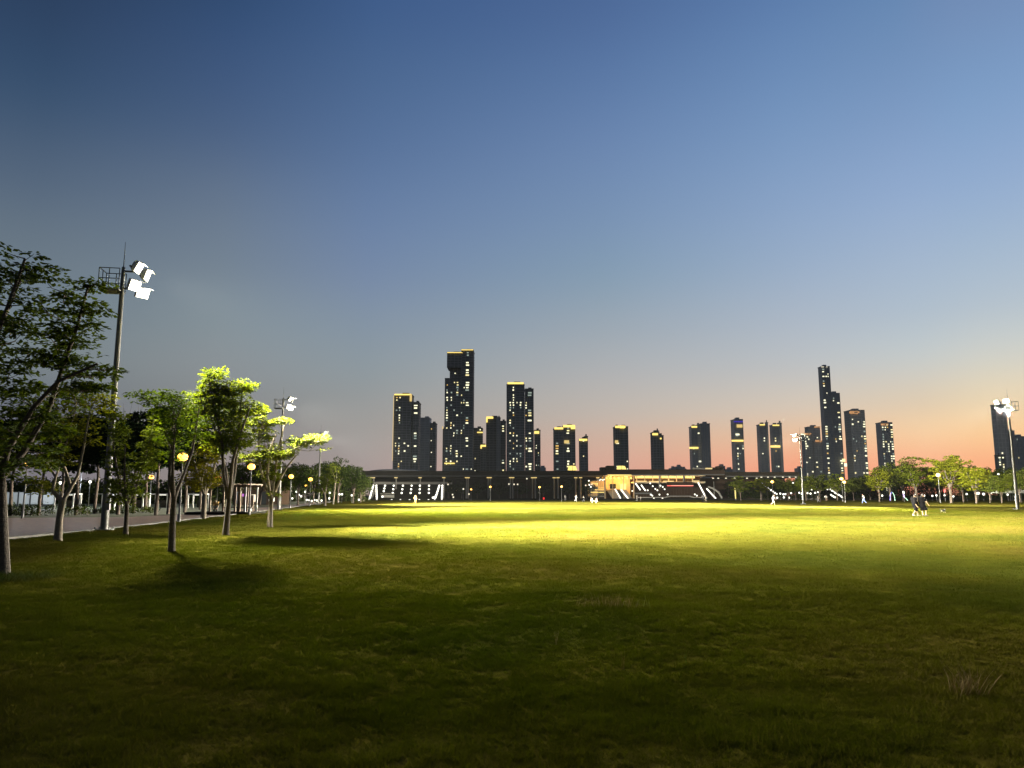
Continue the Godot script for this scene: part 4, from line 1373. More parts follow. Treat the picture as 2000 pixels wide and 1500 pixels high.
func wood(called: String, label: String, strips: Array, col: Color) -> void:
	var r := RandomNumberGenerator.new()
	r.seed = int(strips[0][0]) + 999
	var t := thing(called, label, "wood")
	t.set_meta("kind", "stuff")
	var cl := []
	var st := mb()
	for q in strips:   # left px, right px, distance, top py
		var a := at(q[0], 960, q[2])
		var b := at(q[1], 960, q[2])
		var n := int((b.x - a.x) * 3.6)
		for i in n:
			var x := lerpf(a.x, b.x, r.randf())
			var h: float = at(1000, q[3], q[2]).y * (0.80 + 0.22 * patchy.get_noise_2d(x * 1.6, q[2]) + r.randf_range(-0.1, 0.1))
			for k in 4:
				cl.append([Vector3(x + r.randf_range(-1, 1), h * (k + r.randf()) * 0.25, -q[2] + r.randf_range(-3, 3)), 1.4, 0.9, 44, col * r.randf_range(0.7, 1.3)])
			if i % 3 == 0:
				tube(st, [Vector3(x, -0.2, -q[2]), Vector3(x + 0.2, h * 0.7, -q[2])], [0.18, 0.08], 5, false)
	build("trunks", st, M.bark, t).set_meta("kind", "stuff")
	part("leaves", foliage(cl, 0.55, r, 0.3), M.pine, t).set_meta("kind", "stuff")

func far_trees() -> void:
	wood("far_wood", "far dark wood behind the lawn's right side, below the towers", [[1420, 1700, 300.0, 930], [1690, 2060, 285.0, 922]], Color(0.022, 0.032, 0.010))
	wood("far_wood", "far dark wood behind the path's pines at left", [[-80, 460, 150.0, 930], [450, 712, 200.0, 925]], Color(0.022, 0.030, 0.010))
	var pines := [[pine(3, 10.0), 10.6], [pine(8, 10.0), 10.6], [pine(15, 10.0), 10.6]]
	plant(pines, "pine_tree", [
		[22, 62.0, 800, 0, "dark pine behind the big left tree's trunk"], [78, 66.0, 812, 1, "dark pine behind the furthest-left street lamp's right side"], [150, 64.0, 806, 2, "dark pine left of the nearest mast"],
		[186, 70.0, 800, 0, "dark pine directly left of the mast pole"], [232, 66.0, 806, 1, "dark pine behind the V-shaped tree's left arm"], [262, 72.0, 800, 2, "dark pine showing inside the V-shaped tree"],
		[306, 64.0, 794, 0, "dark pine with bare trunk right of the V-shaped tree"], [330, 68.0, 800, 1, "dark bare-trunked pine behind the forked dark tree"], [362, 74.0, 806, 2, "dark pine right behind the nearest street lamp"], [118, 72.0, 815, 0, "dark pine behind the orange-lit forked trunk"],
		[205, 82.0, 818, 1, "further dark pine just behind the mast pole"], [285, 84.0, 815, 2, "further dark pine left of the dark leaning tree"], [-30, 68.0, 805, 1, "dark pine cut by the left picture edge"], [392, 88.0, 828, 0, "last dark pine at the right end of the pine row"]], "tree", "dark pines behind the path")
	var bushy := [[spreading(101, 8.0, 3.0, 0.28, Color(0.032, 0.048, 0.012), false, M.bark), 8.0], [spreading(117, 8.0, 3.2, 0.28, Color(0.040, 0.055, 0.012), false, M.bark), 8.0]]
	plant(bushy, "bushy_tree", [
		[436, 118.0, 902, 0, "dark bushy tree behind the pergola's left end"], [470, 125.0, 893, 1, "dark bushy tree above the magenta-lit shop"], [508, 120.0, 900, 0, "dark bushy tree left behind the brightest tree"],
		[548, 110.0, 905, 1, "amber-tinged bushy tree right behind the brightest tree"], [582, 122.0, 903, 0, "dark bushy tree left of the upper of two warm lamps"], [612, 150.0, 905, 1, "dark bushy tree at the far mast's left"],
		[634, 160.0, 900, 0, "dark bushy tree behind the far mast's pole"], [660, 165.0, 893, 1, "tallest dark bushy tree behind the bright pair"], [690, 983, 908, 0, "dark round tree at the walkway's left end"], [704, 170.0, 925, 1, "small dark tree touching the walkway's left end"]], "tree", "dark bushy trees far left")
	var umbrella := [[spreading(201, 8.0, 3.4, 0.34, Color(0.085, 0.105, 0.012), true, M.bark), 7.8], [spreading(223, 8.0, 3.0, 0.34, Color(0.110, 0.120, 0.010), true, M.bark), 7.8], [spreading(239, 8.0, 3.1, 0.34, Color(0.060, 0.075, 0.014), false, M.bark), 7.9]]
	plant(umbrella, "spreading_tree", [
		[1447, 978, 930, 0, "small tree left of the glowing yellow post"], [1487, 977.5, 933, 1, "small thin tree right of the glowing yellow post"], [1540, 240.0, 935, 2, "green tree behind the warm lamp right of the balcony"], [1575, 230.0, 930, 0, "green tree at the far right mast's foot"],
		[1602, 235.0, 926, 2, "broad olive tree below the stepped tower, left of two"], [1636, 230.0, 926, 0, "broad olive tree below the tallest right tower"], [1668, 225.0, 932, 2, "olive tree right of the bright lower lamp"],
		[1718, 980, 915, 1, "upright green tree left of the glowing arch"], [1740, 210.0, 902, 2, "dark tree below the separate gridded tower"], [1791, 980, 893, 0, "flat-layered green tree behind the striding couple"],
		[1858, 982, 886, 1, "brightest yellow-green tree on the right"], [1882, 175.0, 912, 0, "layered tree touching the brightest right tree"], [1907, 983, 910, 1, "pale green tree right of the brightest one"],
		[1934, 982, 925, 2, "olive tree below the sloping glass tower, left of two"], [1957, 982, 928, 0, "olive tree below the sloping glass tower, right of two"], [1993, 981, 915, 2, "dark tree at the right picture edge"],
		[1910, 240.0, 908, 2, "dark tree rising behind the pale green right tree"], [1935, 250.0, 912, 2, "dark backdrop tree left of the right edge mast"], [1700, 260.0, 925, 2, "dark backdrop tree below the wide gridded tower"], [1765, 245.0, 903, 2, "dark backdrop tree between the arch and the layered tree"], [1835, 250.0, 912, 2, "dark backdrop tree behind the brightest right tree"],
		[1970, 255.0, 914, 2, "dark backdrop tree behind the right edge mast"], [1515, 262.0, 934, 2, "dark backdrop tree behind the small trees right of the balcony"], [1555, 265.0, 934, 2, "dark backdrop tree left of the far right mast"]], "tree", "trees along the lawn's right side")
	# dark trees between the columns under the walkway
	var low := [[spreading(301, 7.0, 3.2, 0.4, Color(0.030, 0.045, 0.011), false, M.bark), 7.0]]
	var names := ["left of the first column pair", "behind the fifth column", "behind the sixth column", "between the sixth and seventh column", "behind the brown panel", "behind the red light", "right of the fourth warm lamp", "left of the glass box"]
	var spots := [877, 902, 932, 975, 1018, 1062, 1112, 1146]
	var entries := []
	for i in 8:
		entries.append([spots[i], 288.0, 939 + (i * 7) % 6, 0, "dark shrub-like tree under the walkway, %s" % names[i]])
	plant(low, "shade_tree", entries, "tree", "dark trees under the walkway")

# ------------------------------------------------------------------ left side beyond the path
func left_side() -> void:
	# pergola on a dark plinth
	var z := 66.0
	var a := at(414, 1000, z)
	var b := at(486, 1000, z)
	a.y = 0.0
	var w := b.x - a.x
	var t := thing("pergola", "flat-roofed wooden pergola on a dark plinth behind the tall green tree", "pergola", Vector3((a.x + b.x) * 0.5, 0, -z))
	var s := mb()
	box(s, Vector3(-0.6, 0.1, -0.8), Vector3(w + 2.4, 0.2, 4.2))
	build("plinth", s, M.wall_dark, t)
	for x in [-0.5, -0.02, 0.22, 0.5]:
		for d in [0.8, -2.2]:
			s = mb()
			box(s, Vector3(x * (w - 0.2), 1.25, d), Vector3(0.14, 2.1, 0.14))
			build("post", s, M.wood if x < 0.3 else M.dark_steel, t)
	for d in [0.8, -2.2]:
		s = mb()
		box(s, Vector3(0, 2.36, d), Vector3(w + 0.6, 0.16, 0.16))
		build("beam", s, M.wood, t)
	for i in 9:
		s = mb()
		box(s, Vector3(lerpf(-0.5, 0.5, i / 8.0) * (w + 0.4), 2.5, -0.7), Vector3(0.1, 0.11, 3.9))
		build("rafter", s, M.wood, t)
	s = mb()
	box(s, Vector3(0, 0.55, -1.8), Vector3(w - 0.6, 0.08, 0.5))
	build("bench_seat", s, M.wood, t)
	for x in [-1.1, 0.0, 1.1]:
		s = mb()
		box(s, Vector3(x, 0.36, -1.8), Vector3(0.1, 0.32, 0.4))
		build("bench_leg", s, M.dark_steel, t)
	# pale tree guards / bollard posts by the pergola
	var i_post := 0
	for q in [[466, 1004, 962, "pale square post left of the tall green tree's trunk"], [492, 1000, 968, "pale square post behind the brightest tree's left side"]]:
		var g := on_ground(q[0], q[1])
		var h: float = at(q[0], q[2], -g.z).y
		var p := thing("square_post", q[3], "post", g)
		s = mb()
		box(s, Vector3(0, h * 0.5, 0), Vector3(0.22, h, 0.22))
		build("shaft", s, M.wood, p)
		s = mb()
		box(s, Vector3(0, h + 0.03, 0), Vector3(0.28, 0.06, 0.28))
		build("cap", s, M.dark_steel, p)
		i_post += 1
	# white panels between dark posts
	var f := thing("panel_fence", "white panels standing between dark posts behind the left pines", "fence", at(70, 985, 112) * Vector3(1, 0, 1))
	var x0 := at(-60, 985, 112).x - f.position.x
	var x1 := at(106, 985, 112).x - f.position.x
	var n := 7
	for i in n:
		var l := lerpf(x0, x1, i / float(n))
		var r := lerpf(x0, x1, (i + 1) / float(n))
		s = mb()
		box(s, Vector3((l + r) * 0.5, 1.15, 0), Vector3(r - l - 0.2, 1.7, 0.06))
		build("panel", s, M.white, f)
		s = mb()
		box(s, Vector3(l, 1.05, 0), Vector3(0.2, 2.1, 0.16))
		build("post", s, M.post, f)
	# white booth frames
	for q in [[114, 150, 90.0, "low white booth frame left of the mast, behind the orange-lit trunk"], [192, 231, 84.0, "white booth frame crossed by the mast pole"], [244, 285, 92.0, "white booth frame behind the V-shaped tree"], [298, 332, 96.0, "white booth frame left of the dark leaning tree"], [372, 402, 98.0, "white booth frame behind the amber lamplit tree"]]:
		var l := at(q[0], 985, q[2])
		var r := at(q[1], 985, q[2])
		var bw := r.x - l.x
		var bt := thing("booth", q[3], "booth", Vector3((l.x + r.x) * 0.5, 0, -q[2]), 0, "white booths behind the pines")
		s = mb()
		box(s, Vector3(0, 1.72, 0.8), Vector3(bw + 0.2, 0.14, 0.14))
		box(s, Vector3(0, 1.72, -0.8), Vector3(bw + 0.2, 0.14, 0.14))
		for x in [-0.5, 0.5]:
			box(s, Vector3(x * bw, 1.72, 0), Vector3(0.14, 0.14, 1.46))
		build("top_frame", s, M.white, bt)
		for x in [-0.5, 0.5]:
			for d in [0.8, -0.8]:
				s = mb()
				box(s, Vector3(x * bw, 0.82, d), Vector3(0.15, 1.65, 0.13))
				build("post", s, M.white, bt)
		s = mb()
		box(s, Vector3(0.1 * bw, 0.5, -0.6), Vector3(bw * 0.6, 0.9, 0.1))
		build("counter", s, M.wall_dark, bt)
		s = mb()
		box(s, Vector3(0.0, 1.62, 0), Vector3(bw * 0.5, 0.06, 0.12))
		build("tube_light", s, M.white_spot, bt)
		omni(bt, Vector3(0, 1.5, 0.0), Color(1, 0.97, 0.9), 1.2, 0.1, 20)
	# hedge along the far side of the path
	var hedges := [[-30, 108, 62.0, 984, "dark clipped hedge along the far path edge, left of the forked trunk"], [122, 178, 63.0, 986, "short dark hedge right of the orange-lit forked trunk"], [182, 300, 70.0, 990, "low dark hedge behind the mast's foot"]]
	for q in hedges:
		var l := at(q[0], 985, q[2])
		var r := at(q[1], 985, q[2])
		var top: float = at(500, q[3], q[2]).y
		var h := thing("hedge", q[4], "hedge", Vector3((l.x + r.x) * 0.5, 0, -q[2]), 0, "hedges beyond the path")
		var cl := []
		for i in int((r.x - l.x) * 14):
			cl.append([Vector3(rng.randf_range(-0.5, 0.5) * (r.x - l.x), rng.randf_range(0.1, 1.0) * top * rng.randf_range(0.75, 1.1), rng.randf_range(-0.8, 0.8)), 0.3, 0.2, 34, Color(0.035, 0.048, 0.010) * rng.randf_range(0.7, 1.4)])
		part("foliage", foliage(cl, 0.13, rng, 0.4), M.leaf, h).set_meta("kind", "stuff")
		s = mb()
		for i in 8:
			var x := rng.randf_range(-0.45, 0.45) * (r.x - l.x)
			tube(s, [Vector3(x, 0, 0), Vector3(x + 0.1, top * 0.7, rng.randf_range(-0.3, 0.3))], [0.03, 0.015], 4, false)
		build("stems", s, M.bark, h)
	# shop with magenta light and a bright white sign
	var shop := thing("park_shop", "low shop with a magenta lit eave behind the brightest tree", "building", at(500, 985, 130) * Vector3(1, 0, 1))
	var wx := at(546, 985, 130).x - at(455, 985, 130).x
	s = mb()
	box(s, Vector3(0, 1.5, -3), Vector3(wx, 3.0, 6))
	build("wall", s, M.wall_brown, shop)
	s = mb()
	box(s, Vector3(0, 4.0, -2.6), Vector3(wx + 0.8, 0.5, 7.2))
	build("roof", s, M.dark_steel, shop)
	for i in 6:
		s = mb()
		box(s, Vector3(lerpf(-0.45, 0.45, i / 5.0) * wx, 3.4, 0.6), Vector3(0.14, 0.8, 0.14))
		build("roof_post", s, M.dark_steel, shop)
	for i in 4:
		s = mb()
		box(s, Vector3(-wx * 0.32 + i * 1.2, 4.42, 1.05), Vector3(1.15, 0.2, 0.12))
		build("neon_tube", s, M.magenta, shop)
	for q in [[-2.1, 1.6, 1.4, 0.45, "magenta"], [2.6, 1.4, 0.9, 1.7, "white_spot"], [-0.3, 1.1, 1.0, 1.2, "dim_spot"]]:
		s = mb()
		box(s, Vector3(q[0], q[1], 0.06), Vector3(q[2], q[3], 0.1))
		build("shop_window", s, M[q[4]], shop)
	for x in [-3.2, 1.2]:
		s = mb()
		box(s, Vector3(x, 1.1, 0.04), Vector3(1.0, 2.1, 0.06))
		build("door", s, M.pane, shop)
	var rs := thing("red_sign", "small red lit sign hanging in the trees above the pergola", "sign", at(426, 932, 118))
	s = mb()
	box(s, Vector3.ZERO, Vector3(0.75, 0.22, 0.1))
	build("sign_face", s, M.red, rs)
	s = mb()
	tube(s, [Vector3(0, -0.1, -0.08), Vector3(0, -rs.position.y, -0.08)], [0.05, 0.06], 6)
	build("post", s, M.post, rs)
	# white tent at right and low lit wall
	var tent := thing("canopy_tent", "long pale canopy behind the trees at the right edge", "tent", at(1975, 978, 215) * Vector3(1, 0, 1))
	s = mb()
	box(s, Vector3(0, 2.6, 0), Vector3(9.0, 0.9, 5))
	build("canopy", s, M.white, tent)
	for x in [-4.3, -1.5, 1.5, 4.3]:
		s = mb()
		tube(s, [Vector3(x, 0, 2.2), Vector3(x, 2.2, 2.2)], [0.07, 0.07], 6)
		build("pole", s, M.steel, tent)

# ------------------------------------------------------------------ small lights
func small_lights() -> void:
	var lm := ball_mesh(0.22, 8)
	var dot := func(px: float, py: float, z: float, size: float, mat: Material, label: String, group: String) -> void:
		var t := thing("park_light", label, "light", at(px, py, z), 0, group)
		var o := part("lamp_globe", lm, mat, t)
		o.scale = Vector3.ONE * size
		var s := mb()
		tube(s, [Vector3(0, -0.2 * size, 0), Vector3(0, -t.position.y, 0)], [0.04, 0.05], 5)
		build("post", s, M.post, t)
	for q in [[28, 903.5, "high white light in the leaves at the far left"], [118, 943, "white light in the fork of the orange-lit trunk"], [150, 942.5, "small white light right of the forked trunk"], [160, 915, "higher white light left of the mast"], [176, 941, "tiny white light left of the mast pole"], [232, 944, "tiny white light right of the mast pole"]]:
		dot.call(q[0], q[1], 103.0, 0.9, M.white_spot, q[2], "white lights behind the pines")
		if q[0] in [28, 118, 176]: omni(get_child(get_child_count() - 1), Vector3.ZERO, Color(0.9, 0.95, 1.0), 60.0, 0.2, 60)
	var nth := 0
	for q in [[553, 955], [560, 972], [571, 975], [579, 962], [584, 968], [588, 971], [596, 962], [599, 978], [604, 978.5], [609, 980], [614, 978], [619, 979], [628, 979], [643, 975], [644, 964], [663, 967], [668, 967], [687, 969], [701, 977.5]]:
		dot.call(q[0], q[1] - 1.5, 165.0, 0.9, M.white_spot, "tiny white path light among the far left trunks, %s from the left" % ORDINAL[nth], "tiny white lights among the far left trunks")
		nth += 1
	nth = 0
	for q in [[1484, 942], [1518, 978, 0], [1524, 964], [1530, 965.5], [1531, 971.5], [1534, 965], [1541, 972], [1545, 963], [1549, 943], [1552, 956], [1561, 962.5], [1566, 964.5], [1573, 958], [1577, 963], [1583, 964], [1585, 956], [1592, 962.5], [1594, 951], [1598, 961], [1612, 970]]:
		dot.call(q[0], q[1] if q[1] < 975 else 972.0, 246.0, 1.3, M.white_spot, "small white light round the far right mast's foot, %s from the left" % ORDINAL[nth], "white lights under the trees round the far right mast")
		nth += 1
	nth = 0
	for q in [[1805, 968, "left of four low white lights behind the striding couple"], [1821, 968.5, "second of four low white lights behind the striding couple"], [1829, 967.5, "third of four low white lights behind the striding couple"], [1845, 967.5, "low white light under the red sign at right"], [1862, 969.5, "low white light at the foot of the brightest right tree"], [1888, 965, "low white light right of the brightest right tree"], [1906, 964, "bright white light under the pale green right tree, left of a cluster"], [1911, 963.5, "bright white light under the pale green right tree, middle of a cluster"], [1921, 965, "bright white light under the pale green right tree, right of a cluster"], [1935, 963, "white light between the pale green and olive right trees"], [1950, 926, "high white light before the sloping glass tower"], [1974, 926.5, "high white light by the right edge mast"], [1968, 966, "white light under the canopy, left"], [1987, 965.5, "white light under the canopy, right"], [1723, 968, "round white light beside the purple and green arch"], [1787, 966.5, "white light above the couple's shoulders"]]:
		dot.call(q[0], q[1], 205.0, 1.5 if q[0] > 1903 and q[0] < 1925 else 1.1, M.white_spot, q[2], "low white lights behind the right lawn edge")
	# diagonal rows of lights on the two slides behind the right trees
	var sm := ball_mesh(0.27, 8)
	for r in [[1488, 944, 1517, 965, 9, 254, "diagonal row of white lights left of the far right mast"], [1605, 943, 1616, 955, 5, 254, "short upper diagonal of white lights below the tallest right tower"], [1622, 956, 1645, 971, 9, 254, "long diagonal of white lights below the tall right towers"], [1623, 966, 1631, 971.5, 4, 254, "lower short diagonal of white lights below the tall right towers"]]:
		for i in r[4]:
			var f: float = i / float(r[4] - 1)
			stair_light(sm, at(lerpf(r[0], r[2], f), lerpf(r[1], r[3], f) + rng.randf_range(-0.6, 0.6), r[5]), r[6], ", %s from top" % ORDINAL[i])
	for q in [[1489, 960, 944, 965, "ramp carrying the diagonal lights left of the far right mast", 1484, 1521], [1625, 960, 952, 973, "ramp carrying the diagonal lights below the tall right towers", 1612, 1650]]:
		var a := at(q[5], q[2], 256)
		var b := at(q[6], q[3] + 1, 256)
		var ramp := thing("ramp", "dark %s" % q[4], "ramp", Vector3((a.x + b.x) * 0.5, 0, -256))
		var s := mb()
		var c := (a + b) * 0.5 - ramp.position
		box(s, c + Vector3(0, -0.5, 0), Vector3(a.distance_to(b), 0.4, 2.0), Basis(Vector3(0, 0, 1), atan2(b.y - a.y, b.x - a.x)))
		build("deck", s, M.wall_dark, ramp)
		for f in [0.1, 0.4]:
			var p := a.lerp(b, f) - ramp.position
			s = mb()
			tube(s, [Vector3(p.x, 0, p.z), Vector3(p.x, p.y - 0.6, p.z)], [0.16, 0.16], 6)
			build("support", s, M.wall_dark, ramp)
	# glowing yellow post
	var yp := thing("glowing_post", "tall glowing yellow post right of the balcony stairs", "light post", at(1437, 976, 250) * Vector3(1, 0, 1))
	var h: float = at(1437, 953, 250).y
	var s := mb()
	tube(s, [Vector3(0, 0.5, 0), Vector3(-0.1, h, 0)], [0.2, 0.2], 8)
	build("light_tube", s, glow_mat(Color(1.0, 0.88, 0.25), 0.8), yp)
	s = mb()
	tube(s, [Vector3(0, 0, 0), Vector3(0, 0.49, 0)], [0.24, 0.24], 8)
	build("base", s, M.post, yp)
	# arch of purple and green light
	var ar := thing("light_arch", "small arch lit purple on its left half and green on its right", "light arch", at(1743, 973.5, 200) * Vector3(1, 0, 1))
	for half in 2:
		s = mb()
		var pts := []
		var rad := []
		for i in 9:
			var a := PI - PI * 0.5 * i / 8.0 if half == 0 else PI * 0.5 * i / 8.0
			pts.append(Vector3(cos(a) * 0.62, maxf(0.0, sin(a)) * 2.15 + 0.15, 0))
			rad.append(0.10)
		tube(s, pts, rad, 6)
		build("led_tube", s, M.purple_led if half == 0 else M.green_led, ar)
	var lp := thing("light_pillar", "purple lit pillar with a white top and green foot behind the couple", "light pillar", at(1766, 974, 200) * Vector3(1, 0, 1))
	for q in [[0.9, 2.0, 0.16, "purple_led"], [2.05, 2.6, 0.2, "white_spot"]]:
		s = mb()
		tube(s, [Vector3(0.06, q[0], 0), Vector3(-0.12, q[1], 0)], [q[2], q[2]], 8)
		build("lamp_tube", s, M[q[3]], lp)
	s = mb()
	tube(s, [Vector3(0.3, 0.9, 0.1), Vector3(0.75, 0.25, 0.2)], [0.12, 0.1], 8)
	build("lamp_tube", s, M.green_led, lp)
	s = mb()
	tube(s, [Vector3(0, 0, 0), Vector3(0.06, 0.89, 0)], [0.1, 0.1], 6)
	build("post", s, M.post, lp)
	for q in [[1845, 958.5, 190.0, "small red lit sign under the brightest right tree"], [1062, 973.5, 262.0, "small red light low under the walkway"]]:
		var t := thing("red_sign", q[3], "sign", at(q[0], q[1], q[2]))
		s = mb()
		box(s, Vector3.ZERO, Vector3(0.5, 0.7, 0.1))
		build("sign_face", s, M.red, t)
		s = mb()
		tube(s, [Vector3(0, -0.3, -0.1), Vector3(0, -t.position.y, -0.1)], [0.05, 0.05], 6)
		build("post", s, M.post, t)
	for q in [[875, 946, 270.0], [884, 966, 262.0], [885.5, 971, 262.0], [905, 955, 262.0], [916, 965, 258.0], [994, 945.5, 272.0], [1004, 946, 270.0], [1011, 946, 275.0], [1029, 935, 283.0], [1144, 948, 276.0], [1156, 946, 274.0]]:
		dot.call(q[0], q[1], q[2], 1.3, M.dim_spot, "small pale light under the walkway, %s from the left" % ORDINAL[nth], "pale lights among the walkway columns")
		nth += 1
	for i in 4:
		var px: float = [1171, 1173.5, 1177, 1180][i]
		dot.call(px, 936.5 if i % 2 else 938.0, 276.0, 1.0, M.white_spot, "white lamp above the glass box, %s from the left" % ORDINAL[i], "white lamps by the glass box")

# ------------------------------------------------------------------ people
# surface nets over capsules joined by a smooth minimum; bones: [from, to, radius, radius, colour]
func flesh(st: SurfaceTool, bones: Array, cell: float, soft: float, xf := Transform3D.IDENTITY) -> void:
	var lo := Vector3.ONE * 1e9
	var hi := -lo
	var A := []
	for b in bones:
		var m: float = maxf(b[2], b[3]) + cell * 2.0
		lo = lo.min(b[0] - Vector3.ONE * m).min(b[1] - Vector3.ONE * m)
		hi = hi.max(b[0] + Vector3.ONE * m).max(b[1] + Vector3.ONE * m)
		var ab: Vector3 = b[1] - b[0]
		A.append([b[0], ab, 1.0 / maxf(ab.length_squared(), 1e-9), b[2], b[3], b[4] if b.size() > 4 else Color.WHITE])
	var n := Vector3i(((hi - lo) / cell).ceil()) + Vector3i.ONE
	var f := PackedFloat32Array()
	f.resize(n.x * n.y * n.z)
	f.fill(1.0)
	# only near each bone
	var acc := PackedFloat32Array()
	acc.resize(f.size())
	for b in A:
		var reach: float = maxf(b[3], b[4]) + soft * 2.5 + cell * 2.0
		var e0: Vector3 = (b[0] as Vector3).min(b[0] + b[1]) - Vector3.ONE * reach - lo
		var e1: Vector3 = (b[0] as Vector3).max(b[0] + b[1]) + Vector3.ONE * reach - lo
		for k in range(maxi(0, int(e0.z / cell)), mini(n.z, int(e1.z / cell) + 2)):
			for j in range(maxi(0, int(e0.y / cell)), mini(n.y, int(e1.y / cell) + 2)):
				for i in range(maxi(0, int(e0.x / cell)), mini(n.x, int(e1.x / cell) + 2)):
					var p := lo + Vector3(i, j, k) * cell - (b[0] as Vector3)
					var t := clampf(p.dot(b[1]) * b[2], 0.0, 1.0)
					var d: float = (p - b[1] * t).length() - lerpf(b[3], b[4], t)
					acc[i + n.x * (j + n.y * k)] += exp(-d / soft)
	for q in f.size():
		f[q] = -soft * log(acc[q]) if acc[q] > 1e-12 else 1.0
	var ids := {}
	var verts := []
	var sx := 1
	var sy := n.x
	var sz := n.x * n.y
	for k in n.z - 1:
		for j in n.y - 1:
			for i in n.x - 1:
				var o := i + n.x * (j + n.y * k)
				var inside := 0
				for c in 8:
					if f[o + (sx if c & 1 else 0) + (sy if c & 2 else 0) + (sz if c & 4 else 0)] < 0.0: inside += 1
				if inside == 0 or inside == 8: continue
				var sum := Vector3.ZERO
				var cnt := 0
				for e in [[0, 1], [2, 3], [4, 5], [6, 7], [0, 2], [1, 3], [4, 6], [5, 7], [0, 4], [1, 5], [2, 6], [3, 7]]:
					var a: int = e[0]
					var b: int = e[1]
					var fa := f[o + (sx if a & 1 else 0) + (sy if a & 2 else 0) + (sz if a & 4 else 0)]
					var fb := f[o + (sx if b & 1 else 0) + (sy if b & 2 else 0) + (sz if b & 4 else 0)]
					if (fa < 0.0) == (fb < 0.0): continue
					var pa := Vector3(a & 1, (a >> 1) & 1, (a >> 2) & 1)
					var pb := Vector3(b & 1, (b >> 1) & 1, (b >> 2) & 1)
					sum += pa.lerp(pb, fa / (fa - fb))
					cnt += 1
				ids[o] = verts.size()
				verts.append(lo + (Vector3(i, j, k) + sum / cnt) * cell)
	st.set_smooth_group(0)
	var put := func(q: int) -> void:
		var p: Vector3 = verts[q]
		var best := 1e9
		var col := Color.WHITE
		for b in A:
			var rel: Vector3 = p - b[0]
			var t := clampf(rel.dot(b[1]) * b[2], 0.0, 1.0)
			var d: float = (rel - b[1] * t).length() - lerpf(b[3], b[4], t)
			if d < best:
				best = d
				col = b[5]
		st.set_color(col)
		st.add_vertex(xf * p)
	for o in ids:
		var i: int = o % n.x
		var j: int = (o / n.x) % n.y
		var k: int = o / sz
		for ax in 3:
			var step: int = [sx, sy, sz][ax]
			var u: int = [sy, sz, sx][ax]
			var w: int = [sz, sx, sy][ax]
			if [j, k, i][ax] == 0 or [k, i, j][ax] == 0: continue
			var fa := f[o]
			var fb := f[o + step]
			if (fa < 0.0) == (fb < 0.0): continue
			if not (ids.has(o - u) and ids.has(o - w) and ids.has(o - u - w)): continue
			var q := [ids[o], ids[o - u], ids[o - u - w], ids[o - w]]
			if fa < 0.0: q.reverse()
			put.call(q[0]); put.call(q[1]); put.call(q[2])
			put.call(q[0]); put.call(q[2]); put.call(q[3])

func head_mesh() -> ArrayMesh:
	var st := mb()
	flesh(st, [[Vector3(0, 0.135, -0.012), Vector3(0, 0.125, 0.012), 0.086, 0.084], [Vector3(0, 0.05, 0.03), Vector3(0, 0.03, 0.045), 0.058, 0.045], [Vector3(0, 0.10, 0.092), Vector3(0, 0.075, 0.108), 0.010, 0.015], [Vector3(-0.018, 0.045, 0.088), Vector3(0.018, 0.045, 0.088), 0.011, 0.011],
		[Vector3(-0.084, 0.105, -0.005), Vector3(-0.088, 0.075, 0.0), 0.014, 0.010], [Vector3(0.084, 0.105, -0.005), Vector3(0.088, 0.075, 0.0), 0.014, 0.010], [Vector3(-0.05, 0.125, 0.076), Vector3(0.05, 0.125, 0.076), 0.012, 0.012], [Vector3(0, -0.06, -0.015), Vector3(0, 0.04, -0.005), 0.052, 0.05]], 0.009, 0.008)
	return done(st)

func hand_mesh() -> ArrayMesh:
	var st := mb()
	var b := [[Vector3(0, 0.01, 0), Vector3(0, -0.06, 0), 0.024, 0.026], [Vector3(0, -0.03, 0.022), Vector3(0, -0.07, 0.025), 0.016, 0.014], [Vector3(0, -0.03, -0.022), Vector3(0, -0.07, -0.025), 0.016, 0.014]]
	for k in 4:
		var z := -0.03 + 0.02 * k
		var l: float = [0.055, 0.07, 0.078, 0.068][k]
		b.append([Vector3(0, -0.075, z), Vector3(0.008, -0.075 - l * 0.5, z * 1.05), 0.0085, 0.008])
		b.append([Vector3(0.008, -0.075 - l * 0.5, z * 1.05), Vector3(0.03, -0.075 - l * 0.92, z * 1.05), 0.008, 0.007])
	b.append([Vector3(0.005, -0.02, 0.028), Vector3(0.022, -0.06, 0.05), 0.012, 0.009])
	b.append([Vector3(0.022, -0.06, 0.05), Vector3(0.034, -0.085, 0.048), 0.009, 0.008])
	flesh(st, b, 0.006, 0.003)
	return done(st)

var head: ArrayMesh
var hand: ArrayMesh

func frame_to(from: Vector3, to: Vector3, fwd: Vector3) -> Basis:   # -y along the limb
	var y := (from - to).normalized()
	var x := (fwd - y * fwd.dot(y)).normalized()
	return Basis(x, y, x.cross(y))

